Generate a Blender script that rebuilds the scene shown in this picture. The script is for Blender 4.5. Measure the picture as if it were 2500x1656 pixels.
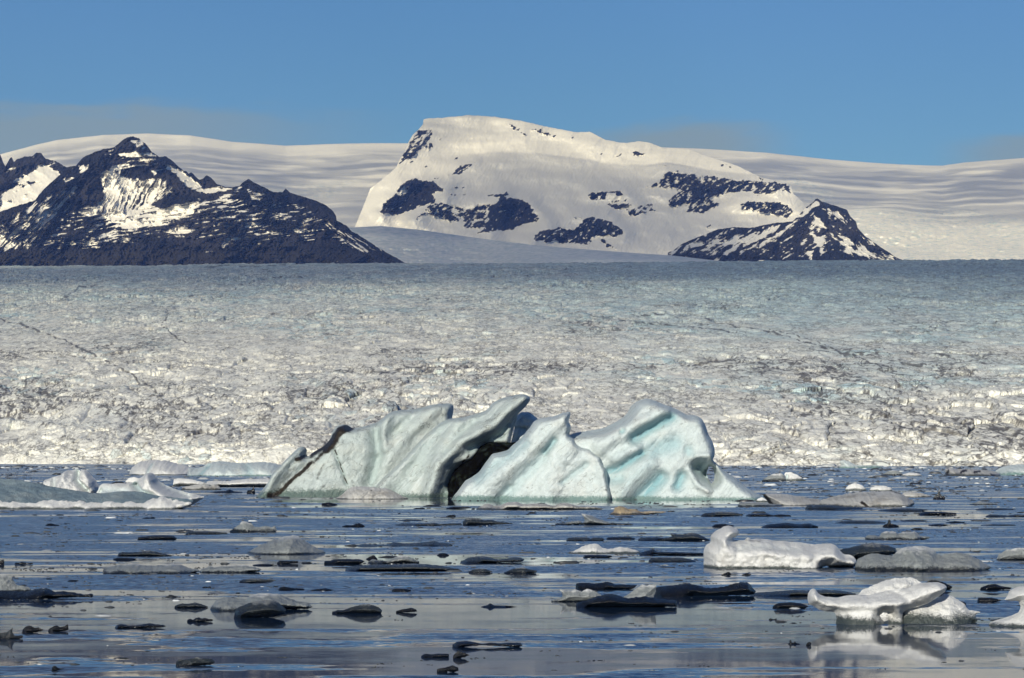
import bpy, math, random
import numpy as np
from mathutils import Vector, geometry
for o in list(bpy.data.objects): bpy.data.objects.remove(o)
S = bpy.context.scene
R = math.radians
# ------------------------------------------------------------------ camera
CH, F, CX, HY = 6.0, 7090.0, 1250.0, 1115.0     # eye height (m), focal length / centre / eye level in photo pixels
cam = bpy.data.cameras.new("camera"); camo = bpy.data.objects.new("camera", cam)
S.collection.objects.link(camo); camo.location = (0, 0, CH); camo.rotation_euler = (R(90), 0, 0)
cam.sensor_width = 36; cam.lens = 36 * F / 2500; cam.shift_y = (HY - 828) / 2500
cam.clip_start = 1; cam.clip_end = 120000
S.camera = camo
# ------------------------------------------------------------------ sky, sun, exposure
SUN_EL, SUN_AZ = 18.0, 195.0                     # sun low behind the camera, a little to its left
w = bpy.data.worlds.new("World"); S.world = w; w.use_nodes = True
nt = w.node_tree; N = nt.nodes; L = nt.links
for n in list(N): N.remove(n)
sky = N.new('ShaderNodeTexSky'); sky.sky_type = 'NISHITA'; sky.sun_disc = False
sky.sun_elevation = R(SUN_EL); sky.sun_rotation = R(SUN_AZ)
sky.altitude = 1500; sky.air_density = 1.0; sky.dust_density = 0.0; sky.ozone_density = 4.0
tint = N.new('ShaderNodeMix'); tint.data_type = 'RGBA'; tint.blend_type = 'MULTIPLY'; tint.inputs[0].default_value = 1
tint.inputs[7].default_value = (0.43, 0.605, 0.84, 1)
L.new(sky.outputs[0], tint.inputs[6])
tc = N.new('ShaderNodeTexCoord')
def wmath(op, a, b=None, c=None):
    n = N.new('ShaderNodeMath'); n.operation = op
    for i, v in enumerate((a, b, c)):
        if v is None: continue
        if isinstance(v, (int, float)): n.inputs[i].default_value = v
        else: L.new(v, n.inputs[i])
    return n.outputs[0]
# thin lilac-grey cloud banks low over the ice cap, placed by direction on the sky
sep = N.new('ShaderNodeSeparateXYZ'); L.new(tc.outputs['Generated'], sep.inputs[0])
az = wmath('ARCTAN2', sep.outputs[0], sep.outputs[1]); el = sep.outputs[2]
mp = N.new('ShaderNodeCombineXYZ'); L.new(wmath('MULTIPLY', az, 22), mp.inputs[0]); L.new(wmath('MULTIPLY', el, 120), mp.inputs[1])
nz = N.new('ShaderNodeTexNoise'); nz.inputs['Scale'].default_value = 1; nz.inputs['Detail'].default_value = 5
L.new(mp.outputs[0], nz.inputs['Vector'])
wob = wmath('MULTIPLY', wmath('SUBTRACT', nz.outputs[0], 0.5), 0.016)
elw = wmath('ADD', el, wob)
def bank(a0, a1, fa, e1, fe, amt):               # azimuth range (rad, soft), upper edge elevation
    def ss(x, lo, hi):
        m = N.new('ShaderNodeMapRange'); m.interpolation_type = 'SMOOTHSTEP'
        L.new(x, m.inputs[0]); m.inputs[1].default_value = lo; m.inputs[2].default_value = hi; return m.outputs[0]
    x = wmath('MULTIPLY', ss(az, a0, a0 + fa), wmath('SUBTRACT', 1, ss(az, a1 - fa, a1)))
    y = wmath('SUBTRACT', 1, ss(elw, e1 - fe, e1))
    return wmath('MULTIPLY', wmath('MULTIPLY', x, y), amt)
b = bank(-0.40, -0.02, 0.12, 0.1200, 0.005, 1.0)
b2 = bank(0.015, 0.104, 0.035, 0.1150, 0.005, 1.0)
b3 = bank(0.140, 0.34, 0.030, 0.1120, 0.006, 0.9)
cl = wmath('MAXIMUM', wmath('MAXIMUM', b, b2), b3)
cm = N.new('ShaderNodeMix'); cm.data_type = 'RGBA'; L.new(cl, cm.inputs[0]); L.new(tint.outputs[2], cm.inputs[6])
cm.inputs[7].default_value = (2.3, 3.45, 5.1, 1)
bg = N.new('ShaderNodeBackground'); bg.inputs[1].default_value = 0.090
wo = N.new('ShaderNodeOutputWorld'); L.new(cm.outputs[2], bg.inputs[0]); L.new(bg.outputs[0], wo.inputs[0])
sd = Vector((math.sin(R(SUN_AZ)) * math.cos(R(SUN_EL)), math.cos(R(SUN_AZ)) * math.cos(R(SUN_EL)), math.sin(R(SUN_EL))))
sun = bpy.data.lights.new("sun", 'SUN'); sun.energy = 5.0; sun.angle = R(0.5); sun.color = (1, 0.93, 0.80)
so = bpy.data.objects.new("sun", sun); S.collection.objects.link(so)
so.rotation_euler = (-sd).to_track_quat('-Z', 'Y').to_euler(); so.location = (-300, -500, 600)
S.view_settings.view_transform = 'Standard'; S.view_settings.look = 'None'
S.view_settings.exposure = 0.0; S.view_settings.gamma = 1
S.cycles.max_bounces = 6; S.cycles.diffuse_bounces = 2; S.cycles.glossy_bounces = 3; S.cycles.transparent_max_bounces = 8
S.cycles.volume_bounces = 0; S.cycles.use_denoising = True

# ------------------------------------------------------------------ numpy noise
def _h(ix, iy, iz, seed):
    h = (ix.astype(np.int64) * 374761393 + iy.astype(np.int64) * 668265263 + iz.astype(np.int64) * 2147483647 + seed * 1274126177) & 0xFFFFFFFF
    h = ((h ^ (h >> 13)) * 1274126177) & 0xFFFFFFFF
    h = ((h ^ (h >> 16)) * 2246822519) & 0xFFFFFFFF
    h = h ^ (h >> 15)
    return (h & 0xFFFFFF) / float(0xFFFFFF)
def gn2(x, y, seed=0):
    x = np.asarray(x, float); y = np.asarray(y, float)
    ix = np.floor(x); iy = np.floor(y); fx = x - ix; fy = y - iy
    u = fx * fx * fx * (fx * (fx * 6 - 15) + 10); v = fy * fy * fy * (fy * (fy * 6 - 15) + 10)
    z = np.zeros_like(ix)
    def g(dx, dy):
        a = _h(ix + dx, iy + dy, z, seed) * 6.2831853
        return np.cos(a) * (fx - dx) + np.sin(a) * (fy - dy)
    return (g(0, 0) * (1 - u) + g(1, 0) * u) * (1 - v) + (g(0, 1) * (1 - u) + g(1, 1) * u) * v
def fbm(x, y, o=4, seed=0, gain=0.5):
    s = 0; a = 1; t = 0
    for i in range(o):
        s = s + a * gn2(x * 2 ** i + 17.3 * i, y * 2 ** i - 9.1 * i, seed + i); t += a; a *= gain
    return s / t * 1.6
def ridged(x, y, o=4, seed=0, gain=0.5):
    s = 0; a = 1; t = 0
    for i in range(o):
        s = s + a * (1 - np.abs(gn2(x * 2 ** i + 7.7 * i, y * 2 ** i + 3.1 * i, seed + i)) * 2.2); t += a; a *= gain
    return s / t
def vn3(x, y, z, seed=0):
    ix = np.floor(x); iy = np.floor(y); iz = np.floor(z); fx = x - ix; fy = y - iy; fz = z - iz
    fx = fx * fx * (3 - 2 * fx); fy = fy * fy * (3 - 2 * fy); fz = fz * fz * (3 - 2 * fz)
    r = 0
    for dx in (0, 1):
        for dy in (0, 1):
            for dz in (0, 1):
                r = r + _h(ix + dx, iy + dy, iz + dz, seed) * (fx if dx else 1 - fx) * (fy if dy else 1 - fy) * (fz if dz else 1 - fz)
    return r * 2 - 1
def fbm3(x, y, z, o=4, seed=0, gain=0.5):
    s = 0; a = 1; t = 0
    for i in range(o):
        s = s + a * vn3(x * 2 ** i + 5.3 * i, y * 2 ** i, z * 2 ** i - 8.7 * i, seed + i); t += a; a *= gain
    return s / t
def worley(x, y, seed=0):
    ix = np.floor(x); iy = np.floor(y); f1 = np.full(x.shape, 9.); f2 = np.full(x.shape, 9.); cid = np.zeros(x.shape); z = np.zeros_like(ix)
    for dx in (-1, 0, 1):
        for dy in (-1, 0, 1):
            cx, cy = ix + dx, iy + dy
            d = np.hypot(cx + _h(cx, cy, z, seed) - x, cy + _h(cx, cy, z + 1, seed) - y)
            r = _h(cx, cy, z + 2, seed)
            n = d < f1
            f2 = np.where(n, f1, np.minimum(f2, d)); cid = np.where(n, r, cid); f1 = np.where(n, d, f1)
    return f1, f2, cid
def sstep(a, b, x):
    t = np.clip((x - a) / (b - a), 0, 1); return t * t * (3 - 2 * t)
def segdist(px, py, pts, closed):
    P = np.array(pts, float); Q = np.roll(P, -1, 0) if closed else P[1:]; P = P if closed else P[:-1]
    out = np.full(px.shape, 1e9)
    for (ax, ay), (bx, by) in zip(P, Q):
        dx, dy = bx - ax, by - ay; l2 = dx * dx + dy * dy + 1e-9
        t = np.clip(((px - ax) * dx + (py - ay) * dy) / l2, 0, 1)
        np.minimum(out, np.hypot(px - ax - t * dx, py - ay - t * dy), out=out)
    return out
def inpoly(px, py, pts):
    ins = np.zeros(px.shape, bool); n = len(pts)
    for i in range(n):
        ax, ay = pts[i]; bx, by = pts[(i + 1) % n]
        if ay == by: continue
        c = ((ay > py) != (by > py)) & (px < (bx - ax) * (py - ay) / (by - ay) + ax); ins ^= c
    return ins
def polysd(px, py, pts):
    d = segdist(px, py, pts, True); return np.where(inpoly(px, py, pts), d, -d)

# ------------------------------------------------------------------ mesh and object helpers
def link(name, me, mat=None, parent=None):
    o = bpy.data.objects.new(name, me); S.collection.objects.link(o)
    if mat: me.materials.append(mat)
    if parent: o.parent = parent
    return o
def np_mesh(name, V, faces, attrs=None):
    me = bpy.data.meshes.new(name); V = np.asarray(V, np.float32).reshape(-1, 3); faces = np.asarray(faces, np.int32); k = faces.shape[1]
    me.vertices.add(len(V)); me.vertices.foreach_set("co", V.ravel())
    me.loops.add(faces.size); me.loops.foreach_set("vertex_index", faces.ravel())
    me.polygons.add(len(faces)); me.polygons.foreach_set("loop_start", np.arange(0, faces.size, k, dtype=np.int32))
    me.polygons.foreach_set("use_smooth", np.ones(len(faces), bool))
    for a, v in (attrs or {}).items():
        me.attributes.new(a, 'FLOAT', 'POINT').data.foreach_set("value", np.asarray(v, np.float32).ravel())
    me.update(calc_edges=True); me.validate(); return me
def grid_faces(nr, nc):
    i = np.arange(nr * nc).reshape(nr, nc)
    return np.stack([i[:-1, :-1], i[:-1, 1:], i[1:, 1:], i[1:, :-1]], -1).reshape(-1, 4)
def tag(o, label=None, cat=None, group=None, kind=None):
    if label: o['label'] = label
    if cat: o['category'] = cat
    if group: o['group'] = group
    if kind: o['kind'] = kind
    return o
def empty(name, loc):
    o = bpy.data.objects.new(name, None); S.collection.objects.link(o); o.location = loc; return o

# ------------------------------------------------------------------ materials
class M:
    def __init__(s, name, rough=0.6, spec=0.3):
        s.m = bpy.data.materials.new(name); s.m.use_nodes = True; s.nt = s.m.node_tree
        s.b = s.nt.nodes['Principled BSDF']; s.b.inputs['Roughness'].default_value = rough
        s.b.inputs['Specular IOR Level'].default_value = spec
    def n(s, t, **k):
        n = s.nt.nodes.new(t)
        for a, v in k.items(): setattr(n, a, v)
        return n
    def l(s, a, b): s.nt.links.new(a, b)
    def attr(s, name): n = s.n('ShaderNodeAttribute'); n.attribute_name = name; return n.outputs['Fac']
    def math(s, op, a, b=0.0, clamp=False):
        n = s.n('ShaderNodeMath', operation=op); n.use_clamp = clamp
        for i, v in enumerate((a, b)):
            if isinstance(v, (int, float)): n.inputs[i].default_value = v
            else: s.l(v, n.inputs[i])
        return n.outputs[0]
    def ss(s, x, lo, hi, a=0.0, b=1.0):
        n = s.n('ShaderNodeMapRange', interpolation_type='SMOOTHSTEP'); s.l(x, n.inputs[0])
        for i, v in enumerate((lo, hi, a, b)): n.inputs[i + 1].default_value = v
        return n.outputs[0]
    def noise(s, scale, detail=4, rough=0.55, vec=(1, 1, 1), rot=(0, 0, 0)):
        t = s.n('ShaderNodeTexCoord'); m0 = s.n('ShaderNodeMapping'); m = s.n('ShaderNodeMapping'); m.inputs['Scale'].default_value = vec; m0.inputs['Rotation'].default_value = rot
        s.l(t.outputs['Object'], m0.inputs[0]); s.l(m0.outputs[0], m.inputs[0])
        n = s.n('ShaderNodeTexNoise'); n.inputs['Scale'].default_value = scale; n.inputs['Detail'].default_value = detail; n.inputs['Roughness'].default_value = rough
        s.l(m.outputs[0], n.inputs['Vector']); return n.outputs[0]
    def voronoi(s, scale, vec=(1, 1, 1), rot=(0, 0, 0), feature='F1'):
        t = s.n('ShaderNodeTexCoord'); m0 = s.n('ShaderNodeMapping'); m = s.n('ShaderNodeMapping'); m.inputs['Scale'].default_value = vec; m0.inputs['Rotation'].default_value = rot
        s.l(t.outputs['Object'], m0.inputs[0]); s.l(m0.outputs[0], m.inputs[0]); n = s.n('ShaderNodeTexVoronoi', feature=feature); n.inputs['Scale'].default_value = scale
        s.l(m.outputs[0], n.inputs['Vector']); return n.outputs['Distance']
    def mix(s, f, a, b):
        n = s.n('ShaderNodeMix', data_type='RGBA')
        if isinstance(f, (int, float)): n.inputs[0].default_value = f
        else: s.l(f, n.inputs[0])
        for i, v in ((6, a), (7, b)):
            if isinstance(v, tuple): n.inputs[i].default_value = (*v, 1)
            else: s.l(v, n.inputs[i])
        return n.outputs[2]
    def col(s, c): s.l(c, s.b.inputs['Base Color'])
    def bump(s, h, strength, dist):
        n = s.n('ShaderNodeBump'); n.inputs['Strength'].default_value = strength; n.inputs['Distance'].default_value = dist
        s.l(h, n.inputs['Height']); s.l(n.outputs[0], s.b.inputs['Normal']); return n.outputs[0]

def to_xz(px, py, Y):
    return (px - CX) / F * Y, CH + (HY - py) / F * Y
# ------------------------------------------------------------------ lagoon water
RIPPLE = 0.30
LEAN = -0.085
def make_water():
    xs = np.array([-4000, -1500, -600, -200, 0, 200, 600, 1500, 4000.]); ys = np.array([-60, 20, 60, 120, 240, 480, 960, 1800, 2800.])
    V = np.array([[x, y, 0] for y in ys for x in xs])
    m = M("lagoon_water", 0.04, 0.5)
    # bands of wind-ruffled water between glassy lanes, both drawn out across the line of sight
    band = m.noise(1.0, 3, 0.55, (0.035, 0.05, 1)); band2 = m.noise(1.0, 3, 0.6, (0.12, 0.16, 1))
    band3 = m.noise(1.0, 2, 0.5, (0.06, 0.42, 1))
    k = m.math('ADD', m.math('MULTIPLY', band3, 0.26), m.math('ADD', m.math('MULTIPLY', band, 0.50), m.math('MULTIPLY', band2, 0.24)))
    t = m.n('ShaderNodeTexCoord'); sp = m.n('ShaderNodeSeparateXYZ'); m.l(t.outputs['Object'], sp.inputs[0])
    far = m.ss(sp.outputs[1], 84, 230)                     # open water is windier than the sheltered near lane
    k = m.math('ADD', k, m.math('MULTIPLY', far, 0.075))
    # sheltered water right in front of the big berg
    ex = m.math('DIVIDE', m.math('SUBTRACT', sp.outputs[0], 5), 42); ey = m.math('DIVIDE', m.math('SUBTRACT', sp.outputs[1], 394), 42)
    shel = m.ss(m.math('ADD', m.math('MULTIPLY', ex, ex), m.math('MULTIPLY', ey, ey)), 1.1, 0.2)
    k = m.math('SUBTRACT', k, m.math('MULTIPLY', shel, 0.13))
    ruff = m.ss(k, 0.50, 0.575)
    def nvec(scale, vec, detail):
        t_ = m.n('ShaderNodeTexCoord'); mp_ = m.n('ShaderNodeMapping'); mp_.inputs['Scale'].default_value = vec; m.l(t_.outputs['Object'], mp_.inputs[0])
        n_ = m.n('ShaderNodeTexNoise'); n_.inputs['Scale'].default_value = scale; n_.inputs['Detail'].default_value = detail; m.l(mp_.outputs[0], n_.inputs['Vector'])
        v_ = m.n('ShaderNodeVectorMath', operation='SUBTRACT'); m.l(n_.outputs['Color'], v_.inputs[0]); v_.inputs[1].default_value = (0.5, 0.5, 0.5); return v_.outputs[0]
    def vop(op, a_, b_):
        v_ = m.n('ShaderNodeVectorMath', operation=op)
        for i_, q_ in enumerate((a_, b_)):
            if isinstance(q_, tuple): v_.inputs[i_].default_value = q_
            else: m.l(q_, v_.inputs[i_])
        return v_.outputs[0]
    def scl(a_, f_):
        v_ = m.n('ShaderNodeVectorMath', operation='SCALE'); m.l(a_, v_.inputs[0])
        if isinstance(f_, float): v_.inputs['Scale'].default_value = f_
        else: m.l(f_, v_.inputs['Scale'])
        return v_.outputs[0]
    rip = scl(nvec(1.0, (2.2, 3.0, 1), 2), m.math('ADD', m.math('MULTIPLY', ruff, RIPPLE), 0.005))
    swl = scl(nvec(1.0, (0.25, 0.6, 1), 2), 0.012)
    lee = m.n('ShaderNodeCombineXYZ'); m.l(m.math('MULTIPLY', ruff, LEAN), lee.inputs[1])      # wind ripples present their steep lee sides to this shore
    nn = vop('ADD', vop('ADD', vop('MULTIPLY', vop('ADD', rip, swl), (0.7, 1, 0)), (0, 0, 1)), lee.outputs[0])
    nm = m.n('ShaderNodeVectorMath', operation='NORMALIZE'); m.l(nn, nm.inputs[0]); m.l(nm.outputs[0], m.b.inputs['Normal'])
    m.l(m.ss(ruff, 0, 1, 0.045, 0.10), m.b.inputs['Roughness'])
    m.b.inputs['Base Color'].default_value = (0.014, 0.033, 0.072, 1); m.b.inputs['IOR'].default_value = 1.33
    o = link("lagoon_water", np_mesh("lagoon_water", V, grid_faces(len(ys), len(xs))), m.m); tag(o, kind="structure")
make_water()

# ------------------------------------------------------------------ glacier tongue behind the lagoon
def make_glacier():
    px = np.concatenate([np.arange(-1700, -160, 24.), np.arange(-160, 2660, 1.9), np.arange(2660, 4200, 24.)])
    nf, nb = 640, 14
    yf = np.interp(px, [-1700, 0, 1250, 2500, 4200], [2700, 2420, 2080, 1850, 1600]) + 25 * fbm(px / 140, px * 0, 4, 5)
    wl = HY + CH * F / yf
    crest = 1.3 * fbm(px / 9, px * 0, 3, 9) - 3.0 * np.maximum(fbm(px / 55, px * 0, 3, 19), -.1) + np.interp(px, [-1700, 0, 380, 560, 1000, 1250, 1700, 2000, 2500, 4200], [650, 650, 649, 644, 643, 643, 639, 636, 634, 632]) + 1.5 * fbm(px / 30, px * 0, 3, 8)
    t = np.linspace(0, 1, nf)[:, None]; t = 0.75 * t + 0.25 * (1 - (1 - t) ** 2)
    py = (wl + 9)[None] * (1 - t) + crest[None] * t
    kp = np.array([640, 665, 700, 760, 850, 950, 1050, 1098, 1120, 1150.]); kd = np.array([4.1, 3.35, 2.7, 2.05, 1.55, 1.25, 1.065, 1.008, 1.0, 0.985])
    kk = np.interp(np.arange(600, 1160), kp, np.log(kd)); kk = np.convolve(np.pad(kk, 15, 'edge'), np.ones(31) / 31, 'valid')
    Y = yf[None] * np.exp(np.interp(py, np.arange(600, 1160), kk))
    X = (px - CX)[None] / F * Y; Z = CH + (HY - py) / F * Y
    # relief, in metres of real ice: transverse steps, serac blocks and fine crags (v = height up the slope)
    v = (wl[None] - py) / F * Y
    wx = X + 10 * fbm(X / 70, v / 22, 3, 21); wv = v + 4.5 * fbm(X / 60, v / 18, 3, 22)
    pxb = np.broadcast_to(px[None], X.shape)
    near = sstep(760, 1000, py)
    left = sstep(1050, 150, pxb) * sstep(800, 930, py)
    chaos = 0.4 + 0.6 * sstep(-0.25, 0.35, fbm(X / 260, v / 60, 3, 61)) * (1 - 0.5 * left)
    steps = ridged(wx / 190, wv / 24, 3, 31) - 0.45
    r1 = ridged(wx / 58, wv / 15, 4, 41) - 0.5
    q = 1.0 + 0.5 * (1 - near)
    f1, f2, cid = worley(wx / 24, wv / (9 / q), 51)
    g1, g2, cid2 = worley(wx / 10, wv / (4.5 / q), 52)
    rel = (5.0 * steps * (0.4 + 1.7 * left) + 4.6 * r1 * (0.45 + 0.55 * chaos) + (cid - 0.5) * 4.4 * chaos - 1.6 * sstep(0.16, 0.0, f2 - f1) * chaos
           + (cid2 - 0.5) * 2.3 * chaos + 1.6 * fbm(wx / 12, wv / 5, 4, 71, .6)) / q * (1 + 0.9 * sstep(850, 680, py))
    edge = sstep(0, 0.05, t) * sstep(1.0, 0.965, t)
    Z = Z + rel * (0.45 + 0.55 * edge) * sstep(0, 0.03, t)
    Y2 = Y - ((cid - 0.5) * 10 * chaos + (cid2 - 0.5) * 4 + 6 * r1) * (0.3 + 0.7 * near)
    # dirt: thin wandering lines of debris and dusty bands that belong to the ice
    ln = np.abs(fbm(wx / 34, wv / 12, 4, 81)); ln2 = np.abs(fbm(X / 13 + 3, v / 6.5, 4, 82, .6)); ln3 = np.abs(fbm(X / 9 + .25 * v, v / 11, 3, 83))
    dust = fbm(X / 200 + 4, v / 40, 4, 91)
    patch = sstep(0.0, 0.45, dust) * 0.8
    for (cx, cy, rx, ry, a) in ((700, 960, 420, 60, .7), (1450, 770, 240, 34, .9), (2330, 900, 260, 70, .8), (650, 690, 260, 26, .5), (250, 850, 330, 60, .6), (950, 1060, 260, 40, .9), (1180, 890, 160, 40, .6), (1250, 790, 500, 60, .25), (450, 1050, 300, 26, .6), (2100, 980, 300, 50, .6), (120, 1070, 160, 40, .6), (1900, 1060, 300, 40, .4)):
        patch = np.maximum(patch, a * np.exp(-((pxb - cx) / rx) ** 2 - ((py - cy) / ry) ** 2) * sstep(-.6, .3, dust + .4 * fbm(X / 50, v / 20, 2, 93)))
    near2 = 0.45 + 0.55 * near
    line = 0.75 * sstep(0.075, 0.005, ln) * (0.35 + 0.65 * patch) + near2 * sstep(0.09, 0.01, ln2) * (0.36 + 0.5 * patch) + 0.6 * near * sstep(0.08, 0.0, ln3) * patch
    line = line + 0.8 * sstep(0.10, 0.02, f2 - f1) * chaos * sstep(-.1, .35, fbm(X / 40, v / 20, 3, 84)) * (0.35 + .65 * patch) * near2
    for pts, wd in (([(0, 782), (70, 800), (140, 825), (215, 860), (260, 885), (305, 908), (345, 935), (385, 965), (420, 1000)], 2.6),
                    ([(408, 748), (409, 775), (392, 795), (420, 818), (460, 842)], 2.2), ([(408, 748), (470, 722), (560, 712), (640, 682), (740, 676)], 1.7), ([(1540, 770), (1700, 775), (1800, 798), (1900, 815), (1990, 845), (2100, 872), (2150, 900), (2200, 945)], 1.7),
                    ([(1880, 805), (1980, 830), (2060, 865), (2110, 880)], 1.6), ([(1650, 895), (1750, 882), (1850, 890), (1960, 912), (2050, 932), (2140, 940)], 1.7), ([(1400, 760), (1550, 790), (1620, 795), (1800, 810)], 1.5), ([(150, 735), (190, 705), (240, 695)], 2.5), ([(500, 655), (540, 648), (640, 650), (700, 646)], 2)):
        d = segdist(pxb + 7 * fbm(pxb / 22, py / 14, 3, 95), py + 5 * fbm(pxb / 30, py / 16, 3, 96), pts, False)
        line = np.maximum(line, 1.0 * sstep(wd * 1.45, 0.2, d) * sstep(-0.38, 0.05, fbm(pxb / 14, py / 9, 2, 97)))
    line = line * (1 + .25 * near)
    dirt = np.clip(line + 0.22 * patch * (0.6 + fbm(X / 18, v / 7, 4, 98)) + 0.30 * sstep(.05, .5, fbm(X / 30, v / 3.2, 4, 101, .6) + .5 * dust), 0, 1)
    blue = np.clip(sstep(0.5, 0.95, cid2) * 0.5 * sstep(-.1, .4, fbm(X / 200, v / 50, 3, 99)) + sstep(900, 660, py) * 0.5 + 0.35 * sstep(1000, 2000, pxb) * sstep(1080, 900, py) + 0.35 * fbm(X / 80, v / 25, 3, 100), 0, 1)
    # the far side of the crest
    tb = np.linspace(0, 1, nb + 1)[1:, None]
    Yb = Y2[-1:] + 1400 * tb; Zb = Z[-1:] - 420 * tb ** 1.4; Xb = X[-1:] * Yb / Y2[-1:]
    V = np.stack([np.concatenate([X, Xb]), np.concatenate([Y2, Yb]), np.concatenate([Z, Zb])], -1)
    z0 = np.zeros(Yb.shape)
    m = M("glacier_ice", 0.75, 0.2)
    d = m.attr('dirt'); b = m.attr('blue')
    fine = m.noise(0.5, 3, 0.6, (1, 1.4, 1.4)); fine2 = m.noise(0.09, 3, 0.6, (1, 1.6, 1.6))
    base = m.mix(m.ss(m.math('ADD', b, m.math('MULTIPLY', m.math('SUBTRACT', fine2, 0.5), 0.6)), 0.05, 0.9), (0.88, 0.885, 0.815), (0.54, 0.71, 0.74))
    wash = m.noise(0.018, 5, 0.65, (1, 0.35, 3.0)); wash2 = m.noise(0.12, 4, 0.7, (1, 0.25, 3.2))
    base = m.mix(m.math('MULTIPLY', m.ss(wash, 0.44, 0.66), 0.34), base, (0.47, 0.46, 0.44))
    base = m.mix(m.math('MULTIPLY', m.ss(wash2, 0.46, 0.64), 0.36), base, (0.36, 0.355, 0.35))
    def cracks(scale, vec, w_, lo, hi):          # hair cracks with grit in them
        n_ = m.math('ABSOLUTE', m.math('SUBTRACT', m.noise(scale, 5, 0.62, vec), 0.5))
        k_ = m.noise(scale * 0.3, 3, 0.6, vec)
        return m.math('MULTIPLY', m.ss(n_, w_, 0.0), m.ss(k_, lo, hi))
    cr = m.math('MAXIMUM', cracks(0.060, (1, 0.22, 2.4), 0.042, 0.40, 0.58), m.math('MULTIPLY', cracks(0.12, (1.6, 0.22, 1.1), 0.050, 0.45, 0.60), 0.85))
    dd = m.math('ADD', d, m.math('MULTIPLY', m.math('SUBTRACT', fine, 0.5), 0.5))
    c = m.mix(m.math('MULTIPLY', m.ss(dd, 0.20, 1.0), 0.85), base, (0.07, 0.065, 0.065))
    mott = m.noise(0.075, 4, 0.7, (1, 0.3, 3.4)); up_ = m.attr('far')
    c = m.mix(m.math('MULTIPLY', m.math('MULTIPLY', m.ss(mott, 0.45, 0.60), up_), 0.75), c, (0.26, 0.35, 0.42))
    c = m.mix(m.math('MULTIPLY', cr, 0.66), c, (0.085, 0.08, 0.075))
    m.col(c); m.bump(fine, 0.6, 1.2)
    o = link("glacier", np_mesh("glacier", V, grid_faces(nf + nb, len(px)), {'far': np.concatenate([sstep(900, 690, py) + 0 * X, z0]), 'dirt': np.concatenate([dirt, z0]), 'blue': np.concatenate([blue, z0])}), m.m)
    tag(o, kind="structure")
make_glacier()

# ------------------------------------------------------------------ mountains and ice cap
ZA = lambda p: [(x * .42247, y * .42247 + 250) for x, y in p]
ZB = lambda p: [(x * .35911 + 850, y * .35911 + 250) for x, y in p]
ZC = lambda p: [(x * .40135 + 1550, y * .40135 + 300) for x, y in p]
def rock_snow_material():
    m = M("rock_and_snow", 0.85, 0.15)
    s = m.attr('snow'); f = m.noise(0.02, 4, 0.6)
    k = m.ss(m.math('ADD', s, m.math('MULTIPLY', m.math('SUBTRACT', f, 0.5), 0.22)), -0.05, 0.07)
    big = m.noise(0.0035, 4, 0.6)
    rock = m.mix(m.ss(big, 0.42, 0.62), (0.012, 0.013, 0.017), (0.036, 0.034, 0.037))
    rock = m.mix(m.math('MULTIPLY', m.attr('brown'), 0.8), rock, (0.030, 0.027, 0.021))
    m.col(m.mix(k, rock, (0.86, 0.85, 0.83)))
    return m
ROCK = rock_snow_material()
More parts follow.
